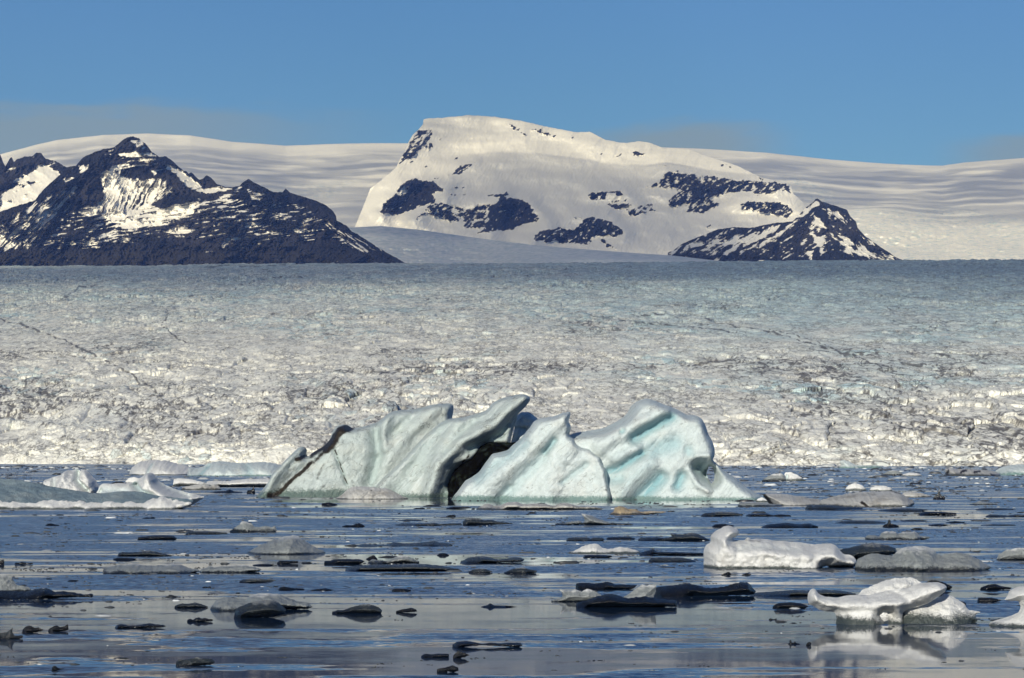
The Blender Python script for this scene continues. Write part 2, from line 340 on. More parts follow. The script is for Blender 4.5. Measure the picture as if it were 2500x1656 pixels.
def massif(name, ridge, base, Yb, Yr, step, cov0, polys, th0=0.0, dirs=(), crag=2.0, reln=1.0, LW=(60, 9), seed=0, yoff=None, brown=None, wide=0, streak=1.0, bigamp=220.0, roundk=160.0, remap=(0, 1), jit=5, snowrel=8, fine=.26):
    ridge = np.array(ridge, float); base = np.array(base, float)
    x0, x1 = max(ridge[0, 0], base[0, 0]), min(ridge[-1, 0], base[-1, 0])
    px = np.arange(x0, x1 + .1, step); nc = len(px)
    rg = np.interp(px, ridge[:, 0], ridge[:, 1]); bs = np.interp(px, base[:, 0], base[:, 1])
    rg = rg + crag * (fbm(px / 16, px * 0 + seed, 4, seed) - 0.6 * np.abs(fbm(px / 7, px * 0, 2, seed + 3)))
    rg = np.minimum(rg, bs - 0.6)
    nr = int(np.max(bs - rg) / step) + 8
    t = np.linspace(0, 1, nr)[:, None]
    py = bs * (1 - t) + rg * t; P = np.broadcast_to(px, py.shape)
    # where snow lies
    C = np.full(P.shape, float(cov0))
    for pts, val, fe in polys:
        q = np.array(pts); bx = (P > q[:, 0].min() - fe) & (P < q[:, 0].max() + fe) & (py > q[:, 1].min() - fe) & (py < q[:, 1].max() + fe)
        if not bx.any(): continue
        jx = P[bx] + jit * fbm(P[bx] / 18, py[bx] / 12, 4, seed + 7, .65); jy = py[bx] + .8 * jit * fbm(P[bx] / 18, py[bx] / 12, 3, seed + 8)
        k = sstep(-fe, fe, polysd(jx, jy, pts)); C[bx] = C[bx] * (1 - k) + (remap[0] + remap[1] * val) * k
    def streak_n(th):
        c, s_ = math.cos(th), math.sin(th)
        wxp = P + 8 * fbm(P / 50, py / 40, 2, seed + 9); wyp = py + 5 * fbm(P / 50, py / 40, 2, seed + 10)
        a = (wxp * c + wyp * s_) / LW[0]; b = (-wxp * s_ + wyp * c) / LW[1]
        return 0.5 + 1.0 * ((1 - fine) * fbm(a, b, 4, seed + 11, 0.62) * streak + fine * fbm(P / 13, py / 8, 4, seed + 12, 0.7))
    Nn = streak_n(th0)
    for pts, th in dirs:
        k = sstep(-10, 10, polysd(P, py, pts)); Nn = Nn * (1 - k) + streak_n(th) * k
    snow = C - Nn
    rocky = sstep(0.25, -0.25, snow)
    # depth of the slope: leans back, with ribs and gullies
    yb_, yt_ = bs.max(), rg.min()
    rs_ = np.convolve(np.pad(rg, 40, 'edge'), np.ones(81) / 81, 'valid')
    Y = Yb + (Yr - Yb) * np.clip((yb_ - py) / (yb_ - yt_), 0, 1) ** 0.85 + roundk * np.exp(-np.maximum(py - rs_, -15) / 28)
    Y = Y + (yoff(P, py) if yoff else 0)
    env = sstep(0, 0.08, t) * 1.0
    Y = Y - bigamp * reln * (0.3 + 0.7 * rocky) * (ridged(P / 110, py / 90, 3, seed + 20) - 0.5) * env
    Y = Y - (snowrel + 80 * rocky) * reln * (ridged((P + .5 * py) / 30, py / 40, 4, seed + 21, 0.6) - 0.5) * env - (5 + 30 * rocky) * reln * fbm(P / 6, py / 5, 3, seed + 22)
    X = (P - CX) / F * Y; Z = CH + (HY - py) / F * Y
    tb = np.linspace(0, 1, 9)[1:, None]
    Yk = Y[-1:] + (900 + 0.25 * (Yr - Yb)) * tb; zb = CH + (HY - bs)[None] / F * Yb
    Zk = Z[-1:] + (zb - Z[-1:]) * tb ** 1.3; Xk = X[-1:] + (X[-1:] / Y[-1:]) * (Yk - Y[-1:])
    V = np.stack([np.concatenate([X, Xk]), np.concatenate([Y, Yk]), np.concatenate([Z, Zk])], -1)
    br = np.zeros(P.shape) if brown is None else sstep(brown[0], brown[1], py + 10 * fbm(P / 60, py / 30, 2, seed + 30))
    A = {'snow': np.concatenate([snow, np.repeat(snow[-1:], 8, 0)]), 'brown': np.concatenate([br, np.repeat(br[-1:], 8, 0)])}
    o = link(name, np_mesh(name, V, grid_faces(nr + 8, nc), A), ROCK.m); tag(o, kind="structure"); return o

# far ice cap with its icefall
def make_ice_cap():
    ridge = np.array([(-1600, 470), (-700, 420), (0, 377), (95, 352), (140, 342), (250, 330), (360, 326), (465, 331), (565, 346), (700, 356), (800, 352), (880, 350), (1000, 350), (1500, 352), (1620, 360), (1710, 363), (1870, 373), (2030, 390), (2150, 399), (2232, 403), (2300, 405), (2353, 397), (2430, 391), (2500, 386), (3000, 380), (4100, 420)], float)
    px = np.concatenate([np.arange(-1600, -150, 30.), np.arange(-150, 2650, 3.0), np.arange(2650, 4100, 30.)])
    rg = np.interp(px, ridge[:, 0], ridge[:, 1]) + 0.8 * fbm(px / 60, px * 0, 3, 3); bs = np.full(px.shape, 690.)
    nr = 150; t = np.linspace(0, 1, nr)[:, None]; py = bs * (1 - t) + rg * t; P = np.broadcast_to(px, py.shape)
    fall = np.maximum(sstep(-14, 14, polysd(P, py, [(2010, 690), (2020, 520), (2120, 500), (2200, 512), (2350, 505), (2500, 535), (2700, 560), (2700, 690)])),
                      0.8 * sstep(-10, 10, polysd(P, py, [(1900, 430), (1960, 430), (2030, 460), (2050, 490), (1990, 500), (1940, 470)])))
    fall = np.maximum(fall, 0.7 * sstep(-10, 12, polysd(P, py, [(560, 500), (640, 455), (880, 440), (800, 490), (700, 500)])))
    Y = 14500 + 8500 * t ** 1.15
    Y = Y - 420 * fbm(P / 330, py / 90, 3, 13) - 45 * fbm(P / 110, py / 38, 4, 14)
    Y = Y - fall * (120 * (ridged(P / 34, py / 13, 4, 15, .6) - .4) + 30 * fbm(P / 7, py / 5, 3, 16))
    X = (P - CX) / F * Y; Z = CH + (HY - py) / F * Y
    tb = np.linspace(0, 1, 5)[1:, None]; Yk = Y[-1:] + 3000 * tb; Zk = Z[-1:] - 500 * tb ** 1.5; Xk = X[-1:] + X[-1:] / Y[-1:] * (Yk - Y[-1:])
    V = np.stack([np.concatenate([X, Xk]), np.concatenate([Y, Yk]), np.concatenate([Z, Zk])], -1)
    m = M("ice_cap_snow", 0.8, 0.15)
    fl = m.attr('fall'); f = m.noise(0.02, 4, 0.65)
    m.col(m.mix(m.math('MULTIPLY', m.ss(f, 0.5, 0.62), fl), (0.84, 0.84, 0.84), (0.58, 0.68, 0.72)))
    o = link("ice_cap", np_mesh("ice_cap", V, grid_faces(nr + 4, len(px)), {'fall': np.concatenate([fall, np.repeat(fall[-1:], 4, 0)])}), m.m); tag(o, kind="structure")
make_ice_cap()

# broad snow mountain in the middle
mid_ridge = [(845, 605), (866, 555), (884, 512)] + ZB([(150, 590), (250, 510), (330, 440), (345, 400), (390, 330), (410, 270), (440, 220), (480, 185), (508, 150), (512, 115), (560, 110), (640, 105), (720, 98), (810, 88), (900, 92), (1000, 100), (1080, 112), (1170, 125), (1260, 145), (1340, 165), (1450, 185), (1560, 205), (1640, 200), (1700, 230), (1740, 252), (1850, 275), (1900, 275), (1980, 265), (2050, 275), (2110, 300), (2170, 320)]) + ZC([(180, 152), (330, 160), (430, 200), (620, 260), (760, 330), (900, 362), (950, 385), (962, 430), (1030, 490), (1130, 560), (1300, 700), (1500, 860)])
mid_base = [(845, 607), (900, 615), (1200, 640), (1760, 668), (2160, 668)]
rk = lambda p, v=0.2, f=5: (p, v, f)
mid_polys = [
    rk(ZB([(215, 745), (240, 690), (330, 600), (390, 530), (470, 515), (600, 545), (650, 600), (570, 625), (600, 660), (590, 680), (460, 720), (330, 770), (230, 765)]), .12),
    rk(ZB([(385, 560), (420, 560), (400, 620), (340, 650), (330, 620)]), .6),
    rk(ZB([(450, 795), (560, 690), (640, 675), (690, 700), (800, 715), (900, 700), (1010, 680), (1040, 640), (1090, 650), (1150, 665), (1210, 670), (1250, 720), (1300, 790), (1280, 820), (1180, 830), (1120, 870), (1080, 870), (940, 890), (860, 900), (900, 860), (770, 860), (790, 820), (640, 805), (580, 780), (520, 770)]), .36),
    rk(ZB([(1010, 680), (1040, 640), (1210, 670), (1300, 790), (1180, 830), (1080, 870), (940, 870), (960, 760)]), .14),
    rk(ZB([(920, 635), (1000, 625), (1080, 608), (1095, 630), (1060, 645), (950, 642)]), .22, 3),
    rk(ZB([(1245, 940), (1300, 870), (1440, 850), (1530, 860), (1600, 800), (1480, 790), (1520, 780), (1700, 780), (1800, 810), (1870, 870), (1880, 900), (1800, 920), (1720, 910), (1660, 920), (1650, 970), (1560, 965), (1440, 960), (1330, 950)]), .25),
    rk(ZB([(1690, 925), (1740, 930), (1840, 1005), (1760, 990)]), .25),
    rk(ZB([(1260, 700), (1360, 770), (1400, 800), (1300, 740)]), .3, 3),
    rk(ZB([(340, 430), (370, 350), (400, 290), (440, 220), (480, 180), (570, 180), (600, 215), (570, 240), (590, 320), (520, 330), (470, 350), (400, 400)]), .40, 8),
    rk(ZB([(345, 430), (365, 370), (400, 330), (480, 330), (470, 355), (400, 390)]), .28, 5),
    rk(ZB([(690, 500), (740, 440), (800, 420), (880, 405), (820, 440), (775, 490)]), .25, 4),
    rk(ZB([(495, 460), (530, 425), (548, 440)]), .25, 3), rk(ZB([(340, 490), (350, 460), (356, 480)]), .3, 3), rk(ZB([(700, 395), (750, 360), (745, 395)]), .35, 3), rk(ZB([(825, 245), (860, 222), (852, 252)]), .35, 3),
    rk(ZB([(600, 268), (660, 222), (668, 238), (620, 270)]), .5, 3), rk(ZB([(410, 405), (440, 395), (448, 412)]), .2, 3), rk(ZB([(560, 520), (640, 480), (700, 500), (600, 530)]), .6, 6),
    rk(ZB([(1080, 145), (1120, 145), (1220, 230), (1210, 242), (1130, 190)]), .38, 4), rk(ZB([(1230, 185), (1330, 168), (1320, 200), (1420, 220), (1400, 248), (1280, 205)]), .40, 4),
    rk(ZB([(1495, 245), (1560, 225), (1520, 255)]), .45, 4), rk(ZB([(1640, 240), (1720, 250), (1650, 255)]), .45, 4),
    rk(ZB([(1800, 368), (1865, 343), (1832, 376)]), .15, 3), rk(ZB([(1932, 332), (2030, 345), (2000, 360), (1938, 362)]), .15, 3), rk(ZB([(1712, 356), (1722, 338), (1740, 350)]), .3, 3),
    rk(ZB([(1620, 640), (1650, 610), (1850, 600), (1880, 630), (1860, 640), (1760, 620), (1750, 660), (1660, 670)]), .28, 4), rk(ZB([(1740, 690), (1860, 688), (1950, 690), (1850, 728), (1760, 712)]), .22, 4),
    rk(ZB([(1770, 665), (1900, 665), (1880, 680), (1780, 680)]), .4, 4), rk(ZB([(1890, 722), (2000, 712), (2130, 735), (2000, 748), (1970, 772), (1900, 772)]), .33, 4), rk(ZB([(700, 570), (880, 575), (860, 585), (720, 585)]), .5, 4), rk(ZB([(690, 610), (820, 620), (800, 640), (700, 640)]), .5, 5),
    rk(ZC([(60, 390), (160, 340), (170, 300), (230, 285), (370, 310), (430, 318), (480, 315), (620, 345), (760, 345), (900, 365), (940, 380), (958, 435), (900, 420), (760, 450), (660, 420), (560, 440), (440, 460), (540, 490), (410, 550), (300, 540), (320, 510), (220, 510), (190, 480), (260, 410), (130, 400)]), .34, 8),
    rk(ZC([(350, 400), (420, 370), (500, 390), (530, 430), (440, 460), (360, 455)]), .16, 6), rk(ZC([(220, 495), (300, 460), (300, 490), (230, 515)]), .2, 4), rk(ZC([(270, 380), (330, 320), (365, 320), (330, 370)]), .25, 4), rk(ZC([(310, 540), (400, 500), (520, 490), (420, 550)]), .28, 4), rk(ZC([(800, 360), (920, 370), (955, 430), (880, 400)]), .2, 4),
    rk(ZC([(640, 540), (640, 490), (700, 475), (880, 480), (980, 530), (940, 580), (880, 570), (830, 555), (740, 550), (690, 530)]), .30, 5),
    rk(ZC([(490, 275), (520, 250), (610, 265), (600, 285), (550, 268)]), .35, 4), rk(ZC([(750, 335), (795, 338), (770, 352)]), .3, 3), rk(ZC([(165, 262), (200, 256), (185, 266)]), .3, 3),
    rk(ZC([(420, 640), (465, 605), (470, 635)]), .25, 4), rk(ZC([(0, 500), (140, 490), (100, 560), (0, 560)]), .5, 6)]
def mid_off(P, py):   # the summit plateau lies far back, the lower nunataks stand forward
    o = 350 * sstep(450, 300, py)
    for ln, w_, a in (([(930, 520), (985, 450), (1030, 437), (1085, 465)], 26, 260), ([(1010, 535), (1085, 495), (1210, 490), (1230, 485), (1290, 495), (1330, 540)], 26, 240), ([(1230, 485), (1200, 570)], 22, 200), ([(1300, 590), (1400, 535), (1480, 532), (1525, 570)], 24, 220),
                      ([(1630, 415), (1760, 430), (1860, 437), (1935, 470)], 34, 260), ([(1810, 500), (1900, 495), (1950, 520)], 24, 180), ([(1440, 470), (1520, 472), (1560, 515)], 20, 140), ([(1035, 290), (985, 380), (930, 450)], 40, 260), ([(1240, 300), (1330, 315), (1450, 345), (1580, 345)], 26, 160), ([(1100, 430), (1160, 395)], 14, 90)):
        d = segdist(P, py, ln, False); o = o - a * np.exp(-(d / w_) ** 2)
    return o + 170 * fbm(P / 150, py / 70, 3, 271)
massif("snow_mountain", mid_ridge, mid_base, 12400, 16200, 1.5, 1.25, mid_polys, th0=R(-38), crag=1.8, reln=1.0, LW=(26, 6), seed=200, yoff=mid_off, bigamp=150, roundk=90, remap=(.14, .80), jit=6, snowrel=34, fine=.45)

# outlet glacier between the two mountains
def make_outlet():
    top = np.array([(700, 575), (850, 556), (930, 552), (1030, 562), (1170, 582), (1300, 598), (1390, 606), (1520, 616), (1640, 624), (1780, 640), (1850, 650)], float)
    px = np.arange(700, 1851, 2.5); rg = np.interp(px, top[:, 0], top[:, 1]); t = np.linspace(0, 1, 70)[:, None]
    py = 668 * (1 - t) + rg * t; P = np.broadcast_to(px, py.shape)
    Y = (8900 + 1900 * t) + (2050 - 600 * t) * sstep(1500, 1100, P) - 40 * (ridged(P / 22, py / 8, 4, 301, .6) - .4) * sstep(560, 590, py + .08 * (P - 1100)) - 60 * fbm(P / 120, py / 20, 3, 302)
    X = (P - CX) / F * Y; Z = CH + (HY - py) / F * Y
    m = M("outlet_ice", 0.8, 0.15); f = m.noise(0.03, 4, 0.65)
    m.col(m.mix(m.ss(f, 0.42, 0.62), (0.76, 0.79, 0.82), (0.55, 0.64, 0.70)))
    tag(link("outlet_glacier", np_mesh("outlet_glacier", np.stack([X, Y, Z], -1), grid_faces(70, len(px))), m.m), kind="structure")
make_outlet()

# dark peak on the right
rp_ridge = ZC([(200, 792), (230, 780), (290, 735), (400, 690), (500, 650), (600, 635), (700, 640), (850, 610), (960, 600), (1000, 560), (1040, 515), (1090, 478), (1100, 464), (1112, 462), (1130, 475), (1200, 500), (1250, 515), (1290, 530), (1310, 570), (1345, 600), (1355, 640), (1400, 690), (1500, 760), (1600, 825), (1650, 845)])
rp_base = ZC([(200, 885), (1650, 885)])
rp_polys = [rk(ZC([(960, 600), (1100, 480), (1130, 490), (1010, 580)]), .72), rk(ZC([(600, 700), (880, 620), (900, 640), (700, 740), (560, 800), (480, 780)]), .62), rk(ZC([(1090, 560), (1130, 590), (1160, 640), (1100, 620), (1080, 600)]), .8),
            rk(ZC([(1070, 670), (1170, 720), (1130, 790), (1100, 720)]), .75), rk(ZC([(1210, 550), (1250, 530), (1240, 560), (1300, 600), (1290, 620), (1230, 590)]), .72), rk(ZC([(1040, 790), (1090, 780), (1070, 830)]), .75),
            rk(ZC([(1150, 650), (1400, 750), (1580, 835), (1300, 800)]), .52), rk(ZC([(230, 790), (420, 700), (560, 680), (600, 760), (480, 810)]), .5), rk(ZC([(1000, 600), (960, 640), (800, 740), (700, 760), (900, 630)]), .55), rk(ZC([(1290, 530), (1345, 600), (1355, 640), (1300, 600)]), .1), rk(ZC([(1000, 730), (1040, 710), (1020, 770)]), .7)]
massif("rock_peak", rp_ridge, rp_base, 11000, 12300, 1.5, .33, rp_polys, th0=R(-32), dirs=[(ZC([(1112, 440), (1120, 600), (1180, 700), (1250, 900), (1700, 900), (1400, 600)]), R(35))], crag=1.8, LW=(44, 10), seed=400, streak=.85)

# dark mountain on the left, and the lower summit behind it
lb_ridge = [(-600, 560), (-300, 470), (-120, 400), (0, 378)] + ZA([(30, 372), (60, 322), (68, 318), (78, 345), (100, 330), (140, 315), (190, 310), (210, 295), (240, 293), (262, 325), (330, 345), (385, 378), (440, 400), (560, 480), (700, 600)])
lb_base = [(-600, 640), (0, 640), (300, 640)]
massif("rocky_summit", lb_ridge, lb_base, 11600, 12700, 1.6, .22, [rk(ZA([(180, 400), (240, 360), (340, 400), (350, 420), (290, 500), (230, 560), (0, 650), (0, 540), (60, 500), (150, 480), (80, 460)]), .92, 7), rk([(-600, 480), (-30, 470), (-30, 640), (-600, 640)], .6, 20), rk(ZA([(150, 455), (240, 460), (170, 475)]), .3, 3), rk(ZA([(30, 570), (90, 540), (110, 545), (60, 572)]), .3, 3)], th0=R(-20), crag=4, LW=(40, 10), seed=500)
lm_ridge = [(-1500, 655), (-800, 600), (-300, 545)] + ZA([(0, 635), (90, 600), (200, 570), (245, 510), (300, 460), (345, 420), (380, 380), (440, 365), (480, 318), (520, 300), (600, 270), (660, 262), (700, 225), (735, 203), (770, 198), (800, 208), (840, 240), (880, 290), (920, 315), (960, 313), (990, 335), (1030, 370), (1065, 398), (1075, 396), (1090, 412), (1105, 405), (1150, 450), (1175, 440), (1195, 420), (1215, 435), (1250, 470), (1300, 490), (1340, 492), (1385, 482), (1400, 465), (1435, 443), (1470, 465), (1530, 495), (1580, 520), (1630, 520), (1650, 500), (1680, 525), (1750, 545), (1830, 570), (1890, 600), (1925, 630), (1943, 660), (1945, 685), (2000, 710), (2030, 745), (2100, 785), (2200, 850), (2280, 895), (2400, 960)])
lm_base = [(-1500, 668), (1020, 668)]
lm_polys = [
    rk(ZA([(150, 620), (300, 540), (500, 640), (900, 720), (1200, 560), (1400, 540), (1800, 600), (1900, 700), (1800, 790), (1300, 830), (1100, 770), (900, 790), (500, 860), (100, 880), (0, 880), (0, 700)]), .37, 12),
    rk(ZA([(-400, 780), (0, 690), (150, 610), (250, 560), (350, 520), (430, 470), (470, 500), (330, 640), (180, 800), (0, 880), (-400, 900)]), 0.52, 8),
    rk(ZA([(610, 385), (700, 360), (780, 330), (765, 370), (705, 400), (720, 430), (830, 448), (900, 440), (960, 450), (1000, 500), (960, 540), (880, 590), (920, 620), (1020, 590), (1180, 560), (1210, 575), (1100, 640), (960, 690), (820, 735), (740, 730), (560, 660), (420, 650), (410, 630), (520, 590), (555, 590), (590, 500), (570, 430)]), .60, 6),
    rk(ZA([(620, 440), (700, 430), (780, 470), (700, 600), (600, 640), (560, 610), (600, 500)]), .70, 10),
    rk(ZA([(600, 660), (1000, 600), (1160, 570), (1100, 640), (900, 720), (760, 730)]), .72, 9),
    rk(ZA([(680, 298), (770, 285), (870, 290), (905, 312), (780, 325), (690, 312)]), .74, 4), rk(ZA([(740, 215), (820, 225), (860, 280), (800, 270), (770, 240)]), .52, 4), rk(ZA([(690, 320), (900, 320), (920, 370), (760, 380), (740, 345)]), .42, 4),
    rk(ZA([(960, 360), (1000, 365), (1050, 400), (1140, 460), (1180, 495), (1300, 490), (1340, 500), (1250, 525), (1150, 520), (1080, 490), (1020, 420), (970, 385)]), .8, 4), rk(ZA([(870, 392), (940, 388), (890, 425)]), .8, 3),
    rk(ZA([(455, 370), (512, 362), (505, 400), (460, 412)]), .7, 3), rk(ZA([(365, 440), (435, 434), (370, 466)]), .85, 3), rk(ZA([(580, 310), (650, 270), (690, 240), (640, 300)]), .55, 3),
    rk(ZA([(1425, 500), (1470, 510), (1530, 530), (1460, 560), (1430, 530)]), .66, 4), rk(ZA([(1260, 605), (1365, 560), (1280, 615)]), .75, 4), rk(ZA([(1450, 545), (1520, 545), (1500, 570), (1455, 565)]), .75, 3), rk(ZA([(1250, 560), (1400, 480), (1380, 520), (1240, 590)]), .5, 4),
    rk(ZA([(945, 745), (1060, 730), (1150, 738), (1010, 768)]), .75, 4), rk(ZA([(500, 800), (650, 745), (730, 750), (640, 800), (560, 830), (460, 860)]), .58, 5), rk(ZA([(1870, 640), (1940, 720), (2340, 930), (2200, 930), (1900, 770)]), .46, 6), rk(ZA([(1530, 750), (1640, 745), (1640, 760), (1540, 765)]), .8, 3), rk(ZA([(1690, 735), (1770, 738), (1700, 748)]), .8, 3),
    rk(ZA([(1270, 830), (1310, 805), (1320, 815), (1290, 845)]), .7, 3), rk(ZA([(1380, 850), (1430, 815), (1400, 850)]), .7, 3), rk(ZA([(865, 830), (910, 818), (900, 830)]), .8, 3), rk(ZA([(1830, 910), (1860, 890), (1870, 905)]), .7, 3), rk([(-1500, 606), (500, 612), (1000, 622), (1000, 680), (-1500, 680)], .04, 10), rk(ZA([(570, 400), (600, 560), (520, 590), (470, 600), (480, 420)]), .08, 5)]
def lm_off(P, py):
    d = segdist(P, py, [(-300, 560), (70, 510), (160, 420), (320, 335)], False); e = segdist(P, py, [(606, 440), (560, 540), (500, 660)], False); g = segdist(P, py, [(320, 335), (400, 430), (440, 480), (520, 520)], False)
    return -260 * np.exp(-(d / 60) ** 2) - 200 * np.exp(-(e / 70) ** 2) - 160 * np.exp(-(g / 35) ** 2)
massif("rocky_mountain", lm_ridge, lm_base, 10300, 11700, 1.5, .12, lm_polys, th0=R(-9), dirs=[(ZA([(-3000, 900), (-3000, 500), (0, 560), (480, 300), (600, 300), (480, 560), (300, 760), (120, 960)]), R(-42)), (ZA([(600, 380), (1000, 450), (960, 560), (740, 640), (560, 640)]), R(-62)), (ZA([(1850, 560), (1880, 700), (2150, 960), (2500, 960), (2200, 700)]), R(33))], crag=3.0, LW=(62, 5), seed=600, yoff=lm_off, brown=(590, 630))

# ------------------------------------------------------------------ the air between
def make_haze():
    x, y0, y1, z0, z1 = 9000, -120, 27500, -1200, 2750
    V = [(-x, y0, z0), (x, y0, z0), (x, y1, z0), (-x, y1, z0), (-x, y0, z1), (x, y0, z1), (x, y1, z1), (-x, y1, z1)]
    me = np_mesh("haze", V, [(0, 3, 2, 1), (4, 5, 6, 7), (0, 1, 5, 4), (1, 2, 6, 5), (2, 3, 7, 6), (3, 0, 4, 7)])
    m = bpy.data.materials.new("haze"); m.use_nodes = True; n = m.node_tree; n.nodes.remove(n.nodes['Principled BSDF'])
    v = n.nodes.new('ShaderNodeVolumePrincipled'); v.inputs['Color'].default_value = (0.20, 0.36, 1.0, 1); v.inputs['Absorption Color'].default_value = (1, 1, 1, 1)
    v.inputs['Density'].default_value = HAZE; v.inputs['Anisotropy'].default_value = 0.0
    n.links.new(v.outputs[0], n.nodes['Material Output'].inputs['Volume'])
    tag(link("haze", me, m), kind="stuff")
HAZE = 2.3e-5
make_haze()

# ------------------------------------------------------------------ broken cloud above the mountains (out of frame); its shadow lies on the ice cap and the upper glacier
def make_cloud(pts, zc, dens, hole, scale, seed):
    """pts: the patch of land in shade, as (photo x, photo y, distance); the cloud stands sunwards of it at height zc."""
    q = []
    for px, py, Y in pts:
        x, z = to_xz(px, py, Y); k = (zc - z) / sd.z; q.append((x + sd.x * k, Y + sd.y * k))
    q = np.array(q); lo, hi = q.min(0), q.max(0); n = 90
    gx, gy = np.meshgrid(np.linspace(lo[0] - 200, hi[0] + 200, n), np.linspace(lo[1] - 200, hi[1] + 200, n))
    e = polysd(gx, gy, [tuple(a) for a in q]); rim = 0.16 * min(hi - lo) + 60
    w_ = sstep(-0.3 * rim, rim, e + 0.6 * rim * fbm(gx / (rim * 2.5), gy / (rim * 2.5), 3, seed)); th = 15 + 160 * w_ + 30 * fbm(gx / 300, gy / 300, 3, seed + 1) * w_
    V = np.concatenate([np.stack([gx, gy, zc + th], -1).reshape(-1, 3), np.stack([gx, gy, zc - 0.35 * th], -1).reshape(-1, 3)])
    f = grid_faces(n, n); i = np.arange(n * n).reshape(n, n); ring = np.concatenate([i[0, :-1], i[:-1, -1], i[-1, :0:-1], i[:0:-1, 0]]); r2 = np.roll(ring, -1)
    F_ = np.vstack([f, f[:, ::-1] + n * n, np.stack([r2, ring, ring + n * n, r2 + n * n], 1)])
    m = M("cloud", 1.0, 0.0); tr = m.n('ShaderNodeBsdfTransparent'); mx = m.n('ShaderNodeMixShader')
    nz_ = m.noise(scale, 3, 0.5, (1, 1, 0)); a_ = m.math('MULTIPLY', m.math('MULTIPLY', m.attr('den'), m.ss(nz_, hole - .10, hole + .06)), dens)
    m.b.inputs['Base Color'].default_value = (0.85, 0.86, 0.88, 1)
    m.l(a_, mx.inputs[0]); m.l(tr.outputs[0], mx.inputs[1]); m.l(m.b.outputs[0], mx.inputs[2]); m.l(mx.outputs[0], m.nt.nodes['Material Output'].inputs['Surface'])
    o = link("cloud", np_mesh("cloud", V, F_, {'den': np.concatenate([w_.ravel()] * 2)}), m.m); tag(o, kind="structure")
make_cloud([(-900, 648, 9000), (3400, 636, 9000), (3400, 655, 5000), (2500, 715, 4100), (2000, 705, 4500), (1600, 670, 5600), (1300, 690, 5000), (900, 675, 6000), (700, 710, 4900), (350, 700, 5200), (0, 675, 6300), (-900, 690, 6000)], 3100, 0.40, 0.36, 0.0011, 71)
make_cloud([(-1200, 330, 22500), (3600, 330, 22500), (3600, 480, 18000), (2250, 490, 17600), (2000, 480, 18000), (1700, 540, 16000), (700, 560, 16000), (500, 640, 14600), (-1200, 640, 14600)], 3300, 0.42, 0.49, 0.0015, 72)
make_cloud([(1060, 372, 15400), (1250, 368, 15500), (1560, 400, 15000), (1900, 440, 14500), (1950, 560, 13400), (1500, 640, 12300), (800, 640, 12300), (850, 560, 13200), (960, 450, 14400)], 3000, 0.36, 0.30, 0.0012, 73)
make_cloud([(760, 520, 12600), (1900, 600, 12000), (2000, 668, 9800), (700, 668, 9800)], 2900, 0.42, 0.25, 0.0012, 74)

